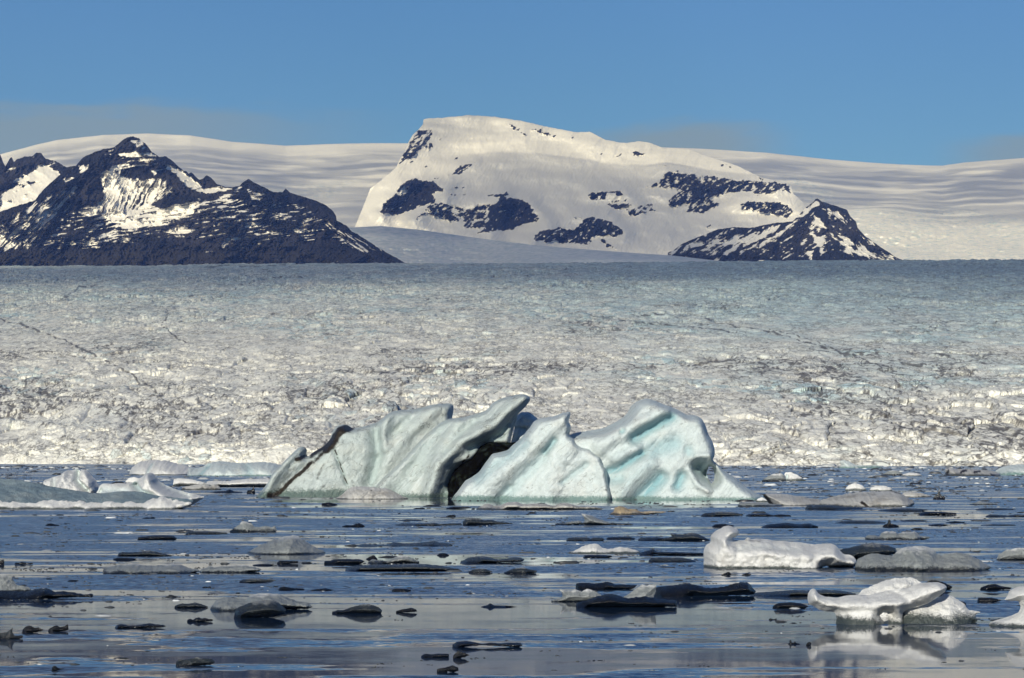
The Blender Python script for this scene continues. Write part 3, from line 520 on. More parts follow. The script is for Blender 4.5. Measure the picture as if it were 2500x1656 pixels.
# ------------------------------------------------------------------ floating ice
def zt(ox, oy, k): return lambda p: [(x * k + ox, y * k + oy) for x, y in p]
ZM = {'a': zt(0, 1110, .27039), 'b': zt(560, 1200, .27039), 'c': zt(1100, 1200, .27461), 'd': zt(1680, 1110, .34643), 'e': zt(0, 1360, .27039),
      'f': zt(400, 1380, .38023), 'g': zt(1250, 1380, .29573), 'h': zt(1850, 1360, .27461), 'L': zt(600, 940, .27461), 'R': zt(1050, 940, .35911), 'p': zt(0, 0, 1)}
def ice_material(name, dry, wet, blue=(0.30, 0.52, 0.56), rough=0.5, speck=0.35, warm=(0.62, 0.56, 0.46), warmth=0.25, grain=0.8, gs=1.0, spec=0.3, top=None, flute=0.0, scallop=0.4, fissure=0.0):
    m = M(name, rough, spec)
    w, b, d = m.attr('wet'), m.attr('blue'), m.attr('dirt')
    n1 = m.noise(2.6 * gs, 5, 0.7); n2 = m.noise(0.6 * gs, 4, 0.6); n3 = m.noise(11 * gs, 3, 0.7)
    c = m.mix(m.math('MULTIPLY', m.ss(n2, 0.48, 0.70), warmth), dry, warm)
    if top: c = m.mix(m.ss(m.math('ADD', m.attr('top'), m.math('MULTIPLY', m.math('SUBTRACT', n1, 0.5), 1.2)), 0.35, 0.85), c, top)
    c = m.mix(m.math('MULTIPLY', m.ss(m.math('ADD', m.math('MULTIPLY', n1, 0.5), m.math('MULTIPLY', n3, 0.5)), 0.40, 0.66), speck * 0.75), c, tuple(x * 0.55 for x in dry))
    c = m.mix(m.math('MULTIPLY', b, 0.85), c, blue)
    fl = None
    if flute:                                    # layering that leans with the slabs
        fl = m.noise(0.9, 4, 0.6, (1.5, 1.0, 0.14), (0, R(-42), 0)); c = m.mix(m.math('MULTIPLY', m.ss(fl, 0.5, 0.68), flute), c, tuple(x * 0.72 for x in dry))
        c = m.mix(m.math('MULTIPLY', m.ss(fl, 0.46, 0.30), flute), c, (0.70, 0.76, 0.76))
    if fissure:
        f1 = m.math('ABSOLUTE', m.math('SUBTRACT', m.noise(0.22, 4, 0.55, (1.6, 1, 0.7), (0, R(-50), 0)), 0.5))
        c = m.mix(m.math('MULTIPLY', m.math('MULTIPLY', m.ss(f1, 0.010, 0.0), m.ss(n2, 0.40, 0.6)), fissure), c, tuple(x * 0.35 for x in dry))
    ww = m.math('ADD', w, m.math('MULTIPLY', m.math('SUBTRACT', n1, 0.5), 0.9))
    ww = m.math('ADD', ww, m.math('MULTIPLY', m.math('SUBTRACT', n3, 0.5), 0.7 * speck / 0.35))
    c = m.mix(m.ss(ww, 0.25, 0.85), c, wet)
    dd = m.math('ADD', d, m.math('MULTIPLY', m.math('SUBTRACT', n1, 0.5), 0.8))
    c = m.mix(m.ss(dd, 0.28, 0.75), c, (0.020, 0.016, 0.011))
    m.col(c); m.l(m.ss(ww, 0.2, 0.9, rough, rough * 0.4), m.b.inputs['Roughness'])
    h = m.math('ADD', m.math('MULTIPLY', n1, 0.6), m.math('MULTIPLY', n3, 0.4))
    if scallop: h = m.math('ADD', h, m.math('MULTIPLY', m.voronoi(2.2 * gs, (1, 1, 1.5)), scallop))
    if fl: h = m.math('ADD', h, m.math('MULTIPLY', fl, 0.9))
    m.bump(h, grain, 0.22 / gs); return m.m
ICE = {
    'blue': ice_material("blue_berg_ice", (0.59, 0.675, 0.68), (0.16, 0.25, 0.24), blue=(0.15, 0.36, 0.42), speck=0.5, warm=(0.62, 0.65, 0.62), warmth=0.6, gs=0.5, grain=0.9, flute=0.32, fissure=0.7, rough=0.4, scallop=0.1),
    'teal': ice_material("teal_berg_ice", (0.49, 0.565, 0.555), (0.12, 0.17, 0.155), blue=(0.20, 0.33, 0.34), speck=0.5, warm=(0.52, 0.55, 0.50), warmth=0.6, gs=0.5, grain=0.9, flute=0.4, fissure=0.9, rough=0.4, scallop=0.1),
    'silt': ice_material("black_silt_ice", (0.004, 0.004, 0.0035), (0.004, 0.004, 0.0035), warmth=0.7, warm=(0.035, 0.048, 0.04), rough=0.9, spec=0.0),
    'clear': ice_material("shaded_shelf_ice", (0.17, 0.235, 0.275), (0.12, 0.17, 0.18), rough=0.35, speck=0.6, warm=(0.26, 0.31, 0.32), warmth=0.9, gs=0.45, top=(0.24, 0.31, 0.34)),  # dark base colour stands for the shelf top getting hardly any low sun
    'white': ice_material("white_snow_ice", (0.66, 0.675, 0.665), (0.055, 0.068, 0.068), speck=0.5, warm=(0.47, 0.465, 0.44), warmth=0.4, gs=1.6, grain=0.8, scallop=0.25, rough=0.45),
    'dusty': ice_material("dusty_ice", (0.47, 0.475, 0.455), (0.05, 0.056, 0.054), speck=0.7, warm=(0.27, 0.255, 0.225), warmth=0.7, top=(0.52, 0.53, 0.52)),
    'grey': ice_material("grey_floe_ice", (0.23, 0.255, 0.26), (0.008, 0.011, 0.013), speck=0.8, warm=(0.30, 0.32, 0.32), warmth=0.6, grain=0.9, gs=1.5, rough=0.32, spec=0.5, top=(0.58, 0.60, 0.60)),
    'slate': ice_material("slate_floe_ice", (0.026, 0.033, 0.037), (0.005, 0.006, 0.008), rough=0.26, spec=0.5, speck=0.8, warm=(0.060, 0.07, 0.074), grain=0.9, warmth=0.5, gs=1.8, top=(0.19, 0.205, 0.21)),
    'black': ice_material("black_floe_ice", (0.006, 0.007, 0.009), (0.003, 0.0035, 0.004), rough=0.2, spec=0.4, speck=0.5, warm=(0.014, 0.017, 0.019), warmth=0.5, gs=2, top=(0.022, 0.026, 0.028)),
    'ochre': ice_material("ochre_ice", (0.36, 0.29, 0.19), (0.05, 0.05, 0.045), speck=0.6, warm=(0.38, 0.385, 0.37), warmth=0.8)}
_seed = [10]
def ice_mesh(name, pts, wl, T=None, Rr=1.0, k=2.2, holes=(), strokes=(), dirts=(), tilt=(0, 0), dY=0.0, org=None, amp=1.0, wet=0.4, step=None, jag=1.0):
    """A solid lump of ice: an outline standing in its own upright plane, swelling to the front and the back of it."""
    _seed[0] += 7; sd_ = _seed[0]
    P = np.array(pts, float); Hp = wl - P[:, 1].min(); Wp = np.ptp(P[:, 0]); Y0 = CH * F / (wl - HY) + dY; mpp = Y0 / F
    if T is None: T = 0.22 * Wp * mpp
    if dY == 0: T = min(T, 0.5 * Hp * Y0 * Y0 / (F * CH))
    st = step or max(1.5, Wp / 110, Hp / 60)
    # outline resampled, then closed below the water
    q = []
    for (a, b) in zip(P[:-1], P[1:]):
        n = max(1, int(np.hypot(*(b - a)) / st)); q += [a + (b - a) * i / n for i in range(n)]
    q.append(P[-1]); q = np.array(q)
    for _ in range(2): q[1:-1] = 0.25 * q[:-2] + 0.5 * q[1:-1] + 0.25 * q[2:]
    ja = min(0.09 * Hp, 3.2) * jag
    lam = max(Hp * 0.30, 4)
    q[:, 1] += ja * fbm(q[:, 0] / lam, q[:, 1] / lam + sd_, 4, sd_, .6) * (wl - q[:, 1] > 1); q[:, 0] += 0.7 * ja * fbm(q[:, 0] / lam, q[:, 1] / lam + sd_, 4, sd_ + 1, .6)
    Yc = Y0 + T; pt = q[:, 1].min(); q[:, 1] = pt + (q[:, 1] - pt) * min(1, max(.35, (HY + CH * F / Yc + .8 - pt) / (wl - pt)))
    dep = wl + max(3.0, 0.18 * Hp) + (T / Y0) * (wl - HY)
    nb = max(3, int(Wp / (st * 2.5))); bot = np.stack([np.linspace(q[-1, 0] + 1, q[0, 0] - 1, nb), np.full(nb, dep)], 1)
    loop = np.vstack([q, bot]); nl = len(loop)
    rings = [loop]; hp = []
    for h in holes:
        h = np.array(h, float); r = []
        for a, b in zip(h, np.roll(h, -1, 0)):
            n = max(1, int(np.hypot(*(b - a)) / st)); r += [a + (b - a) * i / n for i in range(n)]
        hp.append(np.array(r)); rings.append(np.array(r))
    gx, gy = np.meshgrid(np.arange(loop[:, 0].min(), loop[:, 0].max(), st), np.arange(loop[:, 1].min(), dep, st * 0.9)); gx = gx + (np.arange(gx.shape[0]) % 2)[:, None] * st * .5
    gx, gy = gx.ravel(), gy.ravel(); rr = np.random.RandomState(sd_); gx = gx + rr.uniform(-.2, .2, gx.shape) * st; gy = gy + rr.uniform(-.2, .2, gy.shape) * st
    ok = inpoly(gx, gy, [tuple(a) for a in loop]) & (segdist(gx, gy, loop, True) > st * .45)
    for h in hp: ok &= ~inpoly(gx, gy, [tuple(a) for a in h]) & (segdist(gx, gy, h, True) > st * .45)
    allp = np.vstack(rings + [np.stack([gx[ok], gy[ok]], 1)]); edges = []; o = 0
    for r in rings:
        n = len(r); edges += [(o + i, o + (i + 1) % n) for i in range(n)]; o += n
    vo, _, fo, _, _, _ = geometry.delaunay_2d_cdt([Vector(p) for p in allp], edges, [], 0, 1e-4)
    v = np.array([tuple(x) for x in vo]); f = np.array([t for t in fo if len(t) == 3]); c = v[f].mean(1)
    keep = inpoly(c[:, 0], c[:, 1], [tuple(a) for a in loop])
    for h in hp: keep &= ~inpoly(c[:, 0], c[:, 1], [tuple(a) for a in h])
    f = f[keep]
    d = segdist(v[:, 0], v[:, 1], q, False)
    for h in hp: d = np.minimum(d, segdist(v[:, 0], v[:, 1], h, True) * 1.3)
    Rp = max(Rr * Hp, 2.0) if Rr <= 3 else Rr
    s = np.clip(d / Rp, 0, 1); prof = 1 - (1 - s) ** k
    Yc = Y0 + T; X = (v[:, 0] - CX) / F * Yc; Z = CH + (HY - v[:, 1]) / F * Yc
    Hm = Hp * mpp; la = 0.33 * max(Hm, 0.12)
    nz = fbm3(X / la, Z / la * 1.3, np.full(X.shape, sd_ * .37), 6, sd_, .62)
    nz2 = fbm3(X / (la * 3), Z / (la * 2), np.full(X.shape, sd_ * .7), 3, sd_ + 2)
    blue = np.zeros(len(v)); dirt = np.zeros(len(v)); off = np.zeros(len(v))
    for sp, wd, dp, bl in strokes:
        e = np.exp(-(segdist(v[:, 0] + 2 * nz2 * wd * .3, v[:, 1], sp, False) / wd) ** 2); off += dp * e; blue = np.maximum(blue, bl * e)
    for sp, wd, am in dirts:
        e = np.exp(-(segdist(v[:, 0] + 6 * nz, v[:, 1] + 5 * nz, sp, False) / wd) ** 2); dirt = np.maximum(dirt, am * e)
    front = -T * prof + (nz * 0.15 * Hm + nz2 * 0.16 * min(Hm, T)) * amp * np.clip(d / (0.12 * Rp + 1e-6), 0, 1) + off * np.clip(d / 6, 0, 1) + tilt[0] * (X - X.mean()) + tilt[1] * Z
    back = T * prof * 0.9 + 0.1 * Hm * nz * s
    rim = d < 1e-6
    back = np.where(rim, front, np.maximum(back, front + 0.05 * T * (s + .05)))
    hf = np.clip(Z / max(Hm, .05), -1, 1)
    wt = np.clip((wet - hf) / max(wet, .05) + 0.15 + 0.5 * nz2, 0, 1) * (wet > 0)
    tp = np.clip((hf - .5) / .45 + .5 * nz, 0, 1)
    idx = np.arange(len(v)); bi = np.where(rim, idx, 0); newb = np.cumsum(~rim) - 1 + len(v); bi = np.where(rim, idx, newb)
    V = np.vstack([np.stack([X, Yc + front, Z], 1), np.stack([X, Yc + back, Z], 1)[~rim]])
    # front faces must look at the camera
    a, b, c_ = V[f[:, 0]], V[f[:, 1]], V[f[:, 2]]
    nrm = np.cross(b - a, c_ - a)[:, 1].sum()
    fr = f if nrm < 0 else f[:, ::-1]
    faces = np.vstack([fr, bi[fr[:, ::-1]]])
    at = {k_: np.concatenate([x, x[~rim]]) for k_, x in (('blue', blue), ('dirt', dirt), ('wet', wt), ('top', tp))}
    if org is None: org = (float(X.mean()), Y0 + T, 0.0)
    return np_mesh(name, V - np.array(org), faces, at), org
def ice(name, cat, label, z, wl, pts, style='grey', group=None, **kw):
    tr = ZM[z]; wl = tr([(0, wl)])[0][1]; pts = tr(pts)
    for key in ('strokes',): kw[key] = [(tr(a), w_, d_, b_) for a, w_, d_, b_ in kw.get(key, ())]
    kw['dirts'] = [(tr(a), w_, d_) for a, w_, d_ in kw.get('dirts', ())]; kw['holes'] = [tr(h) for h in kw.get('holes', ())]
    me, org = ice_mesh(name, pts, wl, **kw); o = link(name, me, ICE[style]); o.location = org
    return tag(o, label, cat, group)
def part(root, name, z, wl, pts, style, label=None, **kw):
    tr = ZM[z]; wl = tr([(0, wl)])[0][1]; pts = tr(pts)
    kw['strokes'] = [(tr(a) if zz is None else ZM[zz](a), w_, d_, b_) for a, w_, d_, b_, zz in [(*x, None)[:5] for x in kw.get('strokes', ())]]
    kw['dirts'] = [(tr(a), w_, d_) for a, w_, d_ in kw.get('dirts', ())]; kw['holes'] = [tr(h) for h in kw.get('holes', ())]
    me, _ = ice_mesh(name, pts, wl, org=tuple(root.location), **kw); o = link(name, me, ICE[style], root)
    if label: o['label'] = label
    return o

# --- the great sculpted iceberg
G = empty("iceberg", (5.0, 405.0, 0)); tag(G, "big sculpted pale blue iceberg of leaning slabs split by a black silt cleft", "iceberg")
part(G, "ice_slab", 'L', 1000, [(115, 1000), (180, 930), (230, 860), (255, 790), (300, 740), (370, 670), (440, 600), (490, 552), (530, 552), (550, 585), (535, 640), (560, 650), (600, 605), (700, 545), (750, 490), (765, 430), (780, 390), (820, 358), (880, 352), (925, 368), (930, 392), (990, 385), (1080, 362), (1170, 325), (1250, 262), (1300, 230), (1390, 218), (1480, 213), (1600, 182), (1700, 163), (1800, 154), (1842, 164), (1840, 230), (1822, 300), (1900, 420), (2000, 1000)], 'teal',
     T=5, Rr=17, dY=6, amp=.5, tilt=(0.34, 0.25), wet=0.10, jag=.5,
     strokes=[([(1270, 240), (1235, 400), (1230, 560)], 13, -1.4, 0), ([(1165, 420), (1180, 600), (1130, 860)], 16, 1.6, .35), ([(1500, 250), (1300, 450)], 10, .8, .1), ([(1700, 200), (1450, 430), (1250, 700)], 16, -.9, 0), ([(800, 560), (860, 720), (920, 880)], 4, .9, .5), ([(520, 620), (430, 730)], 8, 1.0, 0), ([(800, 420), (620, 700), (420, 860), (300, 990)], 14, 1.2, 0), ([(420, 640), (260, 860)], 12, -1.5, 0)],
     dirts=[([(920, 378), (860, 400), (810, 450), (780, 510), (730, 570)], 11.9, 1.25), ([(730, 570), (680, 630), (620, 690)], 7.65, 0.6944), ([(600, 620), (760, 500)], 10.2, 0.84), ([(540, 650), (480, 680), (400, 800), (280, 980)], 11.9, 0.4704), ([(600, 690), (530, 760), (430, 850), (330, 950), (260, 985)], 5.1, 1.064), ([(480, 665), (530, 640)], 5.1, 1.12), ([(260, 980), (300, 985)], 10.2, 1.008), ([(720, 700), (660, 830)], 5.1, 0.56), ([(800, 560), (860, 720), (920, 880)], 2.21, 0.784), ([(720, 880), (690, 910)], 6.8, 0.504)])
part(G, "ice_slab", 'L', 1003, [(1130, 1003), (1160, 900), (1250, 800), (1400, 662), (1500, 545), (1600, 440), (1720, 342), (1800, 300), (1930, 288), (2050, 252), (2140, 220), (2200, 150), (2270, 118), (2400, 85), (2480, 75), (2520, 96), (2540, 125), (2490, 190), (2420, 255), (2400, 330), (2370, 430), (2350, 545), (2240, 530), (2120, 545), (2070, 620), (2020, 680), (1900, 720), (1850, 800), (1800, 900), (1830, 930), (1890, 1003)], 'teal',
     T=3.5, Rr=13, dY=2, amp=.5, tilt=(0.12, 0.12), wet=0.08, jag=.6, k=2.0,
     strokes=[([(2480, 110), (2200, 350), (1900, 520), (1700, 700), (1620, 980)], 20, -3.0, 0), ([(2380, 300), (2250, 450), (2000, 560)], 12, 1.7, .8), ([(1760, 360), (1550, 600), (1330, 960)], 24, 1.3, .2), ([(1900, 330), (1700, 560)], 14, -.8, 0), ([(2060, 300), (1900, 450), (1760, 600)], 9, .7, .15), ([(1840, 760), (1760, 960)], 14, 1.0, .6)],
     dirts=[([(2350, 540), (2180, 535), (2090, 575)], 5, .9), ([(1990, 620), (1930, 690)], 3, .9), ([(1880, 760), (1850, 900)], 7, .8), ([(2020, 690), (1930, 740)], 8, .5)])
part(G, "silt_cleft", 'R', 772, [(60, 772), (105, 690), (150, 600), (230, 520), (320, 430), (400, 385), (520, 395), (640, 380), (640, 480), (420, 560), (330, 690), (240, 772)], 'silt', label="black silt wall filling the cleft", T=4, Rr=40, dY=9, wet=0)
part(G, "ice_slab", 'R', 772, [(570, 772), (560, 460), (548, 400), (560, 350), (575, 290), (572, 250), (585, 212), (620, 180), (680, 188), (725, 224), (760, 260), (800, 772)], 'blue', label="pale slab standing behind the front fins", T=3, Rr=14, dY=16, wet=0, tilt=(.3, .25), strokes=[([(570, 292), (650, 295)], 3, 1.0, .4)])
part(G, "ice_slab", 'R', 778, [(145, 778), (200, 700), (240, 645), (300, 618), (335, 590), (420, 470), (530, 442), (600, 380), (640, 338), (680, 285), (705, 248), (760, 220), (850, 208), (900, 188), (955, 180), (950, 215), (938, 240), (962, 290), (945, 340), (985, 362), (990, 390), (1030, 420), (1080, 420), (1110, 450), (1160, 480), (1172, 530), (1200, 572), (1210, 640), (1225, 700), (1236, 740), (1238, 778)], 'blue',
     T=5, Rr=15, dY=-6, amp=.5, tilt=(-0.05, 0.06), wet=0.07, jag=1.1,
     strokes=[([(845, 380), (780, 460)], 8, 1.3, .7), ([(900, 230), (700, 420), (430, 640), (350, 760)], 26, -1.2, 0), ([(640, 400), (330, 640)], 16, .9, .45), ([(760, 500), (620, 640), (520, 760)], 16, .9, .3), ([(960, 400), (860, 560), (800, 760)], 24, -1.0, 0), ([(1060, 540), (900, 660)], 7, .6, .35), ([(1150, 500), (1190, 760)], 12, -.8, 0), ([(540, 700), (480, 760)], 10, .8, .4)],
     dirts=[([(1160, 705), (1190, 710)], 3, .62), ([(870, 425), (800, 445)], 5, .36), ([(870, 720), (880, 640)], 3, .45), ([(420, 480), (330, 600)], 3, .3)])
part(G, "ice_slab", 'R', 783, [(880, 783), (930, 360), (960, 335), (1000, 325), (1100, 310), (1180, 296), (1270, 250), (1340, 200), (1365, 150), (1390, 122), (1430, 100), (1480, 92), (1530, 105), (1590, 132), (1640, 150), (1700, 175), (1730, 195), (1760, 206), (1810, 205), (1850, 228), (1875, 270), (1890, 330), (1920, 380), (1938, 440), (1938, 490), (1915, 512), (1945, 532), (1990, 580), (2080, 640), (2140, 695), (2210, 738), (2270, 768), (2285, 783)], 'blue', label="broad blue slab with a hole through its right end",
     T=7, Rr=24, dY=3, amp=.5, tilt=(0.0, 0.10), wet=0.06, jag=.5,
     holes=[[(1880, 600), (1897, 552), (1922, 560), (1936, 610), (1930, 652), (1912, 672), (1893, 640)]],
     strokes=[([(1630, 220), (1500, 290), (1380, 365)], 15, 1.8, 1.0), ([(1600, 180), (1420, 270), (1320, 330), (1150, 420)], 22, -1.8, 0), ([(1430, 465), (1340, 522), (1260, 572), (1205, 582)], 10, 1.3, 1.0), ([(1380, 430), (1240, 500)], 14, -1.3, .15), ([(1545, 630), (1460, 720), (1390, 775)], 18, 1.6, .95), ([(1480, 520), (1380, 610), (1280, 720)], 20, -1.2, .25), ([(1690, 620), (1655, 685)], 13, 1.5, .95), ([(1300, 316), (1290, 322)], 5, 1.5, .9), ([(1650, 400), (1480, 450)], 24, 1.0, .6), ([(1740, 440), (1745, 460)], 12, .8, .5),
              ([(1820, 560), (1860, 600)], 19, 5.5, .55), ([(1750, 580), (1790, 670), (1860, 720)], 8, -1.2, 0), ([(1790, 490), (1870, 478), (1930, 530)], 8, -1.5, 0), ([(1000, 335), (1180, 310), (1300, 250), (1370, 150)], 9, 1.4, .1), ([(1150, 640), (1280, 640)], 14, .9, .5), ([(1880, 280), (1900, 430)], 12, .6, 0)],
     dirts=[([(1925, 480), (1920, 510)], 3, .9)])

S_B, S_F, S_K = "small bergs drifting on the lagoon", "low ice floes drifting on the lagoon", "black lumps of clear ice on the lagoon"
ice("growler", "ice lump", "dusty striped ice hump against the foot of the big iceberg", 'L', 1006, [(805, 1006), (860, 970), (900, 930), (960, 905), (1060, 903), (1160, 912), (1260, 922), (1340, 960), (1400, 992), (1440, 1006)], 'dusty', S_B, T=3, dY=-11, wet=.1, strokes=[([(1130, 930), (1060, 1000)], 4, .5, 0), ([(1240, 950), (1150, 990)], 4, .4, 0)], dirts=[([(1130, 930), (1010, 990)], 2, .55), ([(1230, 960), (1100, 985)], 2, .5)])

# --- the low berg with two peaks on the left edge
K = empty("iceberg", (-48.0, 338.0, 0)); tag(K, "low iceberg at the left edge, dull sloping shelf with two white peaks behind it", "iceberg")
part(K, "ice_shelf", 'a', 492, [(-260, 492), (-240, 260), (-150, 218), (0, 214), (150, 228), (300, 253), (500, 300), (700, 330), (900, 362), (1050, 340), (1200, 335), (1300, 345), (1400, 378), (1500, 385), (1600, 400), (1750, 418), (1755, 440), (1690, 470), (1640, 492)], 'clear', label="dull blue-grey sloping shelf with a white front rim", T=11, Rr=1.0, k=1.0, wet=0, dY=.5, amp=1.4, tilt=(0, -.2))
part(K, "shelf_rim", 'a', 494, [(-260, 494), (-250, 420), (0, 424), (200, 430), (280, 440), (450, 410), (600, 425), (700, 415), (760, 425), (900, 440), (960, 415), (1040, 425), (1100, 445), (1200, 425), (1250, 445), (1330, 420), (1420, 380), (1500, 390), (1560, 410), (1700, 425), (1745, 428), (1690, 475), (1640, 494)], 'white', label="melting white rim along the front of the shelf", T=2.2, wet=.28, dY=-1.5, amp=3, jag=2.5)
part(K, "ice_peak", 'a', 480, [(350, 480), (385, 246), (450, 214), (530, 195), (560, 165), (585, 148), (640, 143), (685, 128), (715, 156), (735, 140), (770, 136), (800, 165), (830, 205), (860, 240), (885, 300), (900, 480)], 'white', T=4, Rr=50, k=1.5, dY=14, wet=0, tilt=(0, .25), amp=1.6, strokes=[([(685, 130), (700, 230), (800, 320)], 6, 1.6, .3), ([(590, 160), (560, 300)], 9, -1.6, 0), ([(480, 230), (520, 330)], 6, 1.0, .2), ([(780, 170), (840, 320)], 8, -1.2, 0)])
part(K, "ice_peak", 'a', 485, [(820, 485), (880, 330), (900, 272), (1000, 268), (1120, 262), (1200, 254), (1240, 225), (1280, 200), (1310, 175), (1345, 164), (1380, 176), (1405, 205), (1430, 240), (1500, 290), (1600, 330), (1700, 360), (1780, 375), (1850, 396), (1800, 430), (1700, 485)], 'white', T=6, Rr=45, k=1.5, dY=9, wet=0, tilt=(0, .2), amp=1.4, strokes=[([(1345, 170), (1400, 290), (1560, 400)], 10, -2.2, 0), ([(1210, 270), (1290, 330), (1400, 380)], 8, 2.4, .5), ([(920, 330), (1150, 340)], 12, 1.5, .35), ([(1450, 260), (1700, 380)], 8, 1.0, .2)])

# --- bergs and floes near the glacier front
ice("growler", "small iceberg", "rounded white berg before the glacier on the left, clear of the big iceberg", 'a', 187, [(1160, 187), (1175, 145), (1195, 115), (1250, 68), (1380, 48), (1500, 54), (1640, 88), (1750, 128), (1850, 165), (1900, 187)], 'white', S_B, T=16, wet=.1, amp=1.5, strokes=[([(1400, 90), (1380, 180)], 4, 1.5, .4)])
ice("growler", "small iceberg", "long pale berg before the glacier, running behind the big iceberg's left foot", 'a', 193, [(1690, 193), (1700, 118), (1800, 124), (1880, 80), (1980, 58), (2070, 68), (2200, 78), (2367, 66), (2450, 72), (2560, 110), (2620, 193)], 'blue', S_B, T=14, wet=.1, amp=1.6, strokes=[([(1900, 100), (1840, 180)], 5, 2, .6), ([(2230, 100), (2300, 170)], 8, 1.5, .4)])
ice("ice_block", "ice block", "small white ice block behind the right peak of the left-edge berg", 'a', 268, [(1125, 268), (1135, 240), (1165, 210), (1220, 204), (1270, 226), (1290, 268)], 'white', S_B)
ice("ice_floe", "ice floe", "white wedge-shaped floe right of the left-edge berg's taller white peak", 'a', 285, [(1570, 222), (1620, 214), (1700, 222), (1780, 235), (1875, 265), (1880, 285), (1640, 285)], 'white', S_F)
ice("ice_floe", "ice floe", "dusty low hump floe with a brown right end, in front of the white wedge floe", 'a', 320, [(1630, 320), (1645, 298), (1720, 280), (1790, 268), (1870, 272), (1900, 290), (1930, 262), (1980, 285), (2000, 320)], 'dusty', S_F, dirts=[([(1910, 300), (1940, 310)], 6, .5)])
ice("ice_floe", "ice floe", "flat white floe reaching to the left foot of the big iceberg", 'a', 295, [(1870, 240), (1950, 235), (2050, 240), (2200, 222), (2400, 215), (2560, 225), (2600, 295), (1990, 295)], 'white', S_F)
ice("ice_floe", "ice floe", "thin black sliver floating below the flat white floe at the big iceberg's left foot", 'a', 345, [(1880, 343), (1950, 332), (2040, 328), (2070, 312), (2110, 330), (2190, 338), (2190, 345)], 'black', S_F)
ice("ice_block", "ice block", "black prong of ice standing just left of the big iceberg's tip", 'a', 352, [(2225, 350), (2235, 325), (2275, 318), (2290, 290), (2300, 318), (2305, 352)], 'black', S_B)
ice("growler", "small iceberg", "two-piece glassy white wedge close to the glacier on the right", 'd', 188, [(680, 188), (690, 160), (676, 140), (690, 126), (725, 124), (760, 140), (790, 158), (820, 180), (830, 188)], 'white', S_B, strokes=[([(700, 150), (690, 185)], 3, 1, .5)])
ice("ice_floe", "ice floe", "pale flat floe touching the glassy white wedge on its left", 'd', 192, [(520, 180), (570, 150), (600, 135), (660, 133), (690, 162), (690, 185), (560, 192)], 'grey', S_F)
ice("growler", "small iceberg", "bluish stub of ice with a long flat tail at the glacier's foot on the right", 'd', 96, [(1060, 96), (1080, 75), (1065, 50), (1090, 38), (1130, 46), (1180, 74), (1250, 76), (1330, 74), (1370, 90), (1365, 96)], 'blue', S_B)
ice("ice_floe", "ice floe", "low white floe right of the bluish stub, left one of a pair", 'd', 148, [(1360, 145), (1400, 122), (1440, 110), (1480, 116), (1510, 132), (1515, 148)], 'grey', S_F)
ice("ice_floe", "ice floe", "low white floe right of the bluish stub, right one of a pair", 'd', 153, [(1490, 153), (1520, 138), (1560, 127), (1620, 132), (1650, 148), (1648, 153)], 'white', S_F)
ice("growler", "small iceberg", "dirty brown-streaked slab of ice by the glacier near the right edge", 'd', 152, [(1800, 152), (1815, 130), (1810, 100), (1850, 94), (1900, 102), (2000, 104), (2100, 110), (2160, 118), (2200, 135), (2200, 152)], 'dusty', S_B, T=8, dirts=[([(1830, 110), (1820, 145)], 3, .8), ([(1950, 110), (1900, 130)], 3, .8), ([(2050, 115), (2000, 130)], 3, .8), ([(2110, 140), (2140, 150)], 3, .8)])
ice("growler", "small iceberg", "smooth pale blue berg cut off by the right edge near the glacier", 'd', 146, [(2150, 146), (2165, 118), (2200, 92), (2280, 74), (2340, 68), (2420, 80), (2480, 146)], 'blue', S_B, T=9)
ice("growler", "small iceberg", "long dusty slab with a dark notch, just right of the big iceberg's tail", 'd', 360, [(575, 360), (556, 330), (528, 290), (530, 276), (600, 274), (700, 280), (800, 298), (920, 318), (980, 345), (1000, 360)], 'dusty', S_B, T=5, wet=.15, dirts=[([(528, 280), (560, 320), (585, 350)], 5, .9)])
ice("growler", "small iceberg", "brown-topped humped slab overlapping the long dusty slab from the right", 'd', 368, [(920, 366), (935, 322), (1050, 290), (1120, 276), (1200, 265), (1300, 262), (1400, 258), (1470, 258), (1520, 285), (1590, 330), (1596, 352), (1570, 368)], 'dusty', S_B, T=6, dY=-2, wet=.22, dirts=[([(980, 318), (1150, 285), (1300, 275)], 7, .42), ([(1190, 335), (1220, 362)], 5, .9), ([(1430, 262), (1530, 280)], 4, .6)])
ice("ice_block", "ice block", "rounded white ice block behind the brown-topped slab, left of two", 'd', 256, [(1105, 256), (1112, 235), (1135, 213), (1180, 202), (1225, 216), (1258, 250), (1258, 256)], 'white', S_B)
ice("ice_block", "ice block", "flatter white ice block behind the brown-topped slab, right of two", 'd', 258, [(1275, 256), (1290, 232), (1330, 218), (1390, 222), (1430, 235), (1442, 258)], 'white', S_B)
ice("ice_floe", "ice floe", "pale floe poking out past the right shoulder of the brown-topped slab", 'd', 302, [(1480, 302), (1520, 268), (1570, 262), (1640, 270), (1690, 285), (1735, 302)], 'dusty', S_F)
ice("ice_block", "ice block", "fishtail-shaped ice splinter with a dark base right of the brown-topped slab", 'd', 315, [(1725, 310), (1740, 288), (1755, 280), (1765, 248), (1778, 245), (1776, 285), (1810, 296), (1812, 315)], 'slate', S_B)
ice("ice_floe", "ice floe", "pale grey scrap wedged between the big iceberg's tail and the long dusty slab", 'd', 335, [(475, 335), (490, 312), (520, 300), (560, 325), (565, 335)], 'white', S_F)
ice("ice_floe", "ice floe", "grey crust floe under the front of the long dusty slab", 'd', 365, [(350, 362), (360, 338), (450, 332), (560, 345), (640, 352), (680, 365)], 'grey', S_F)
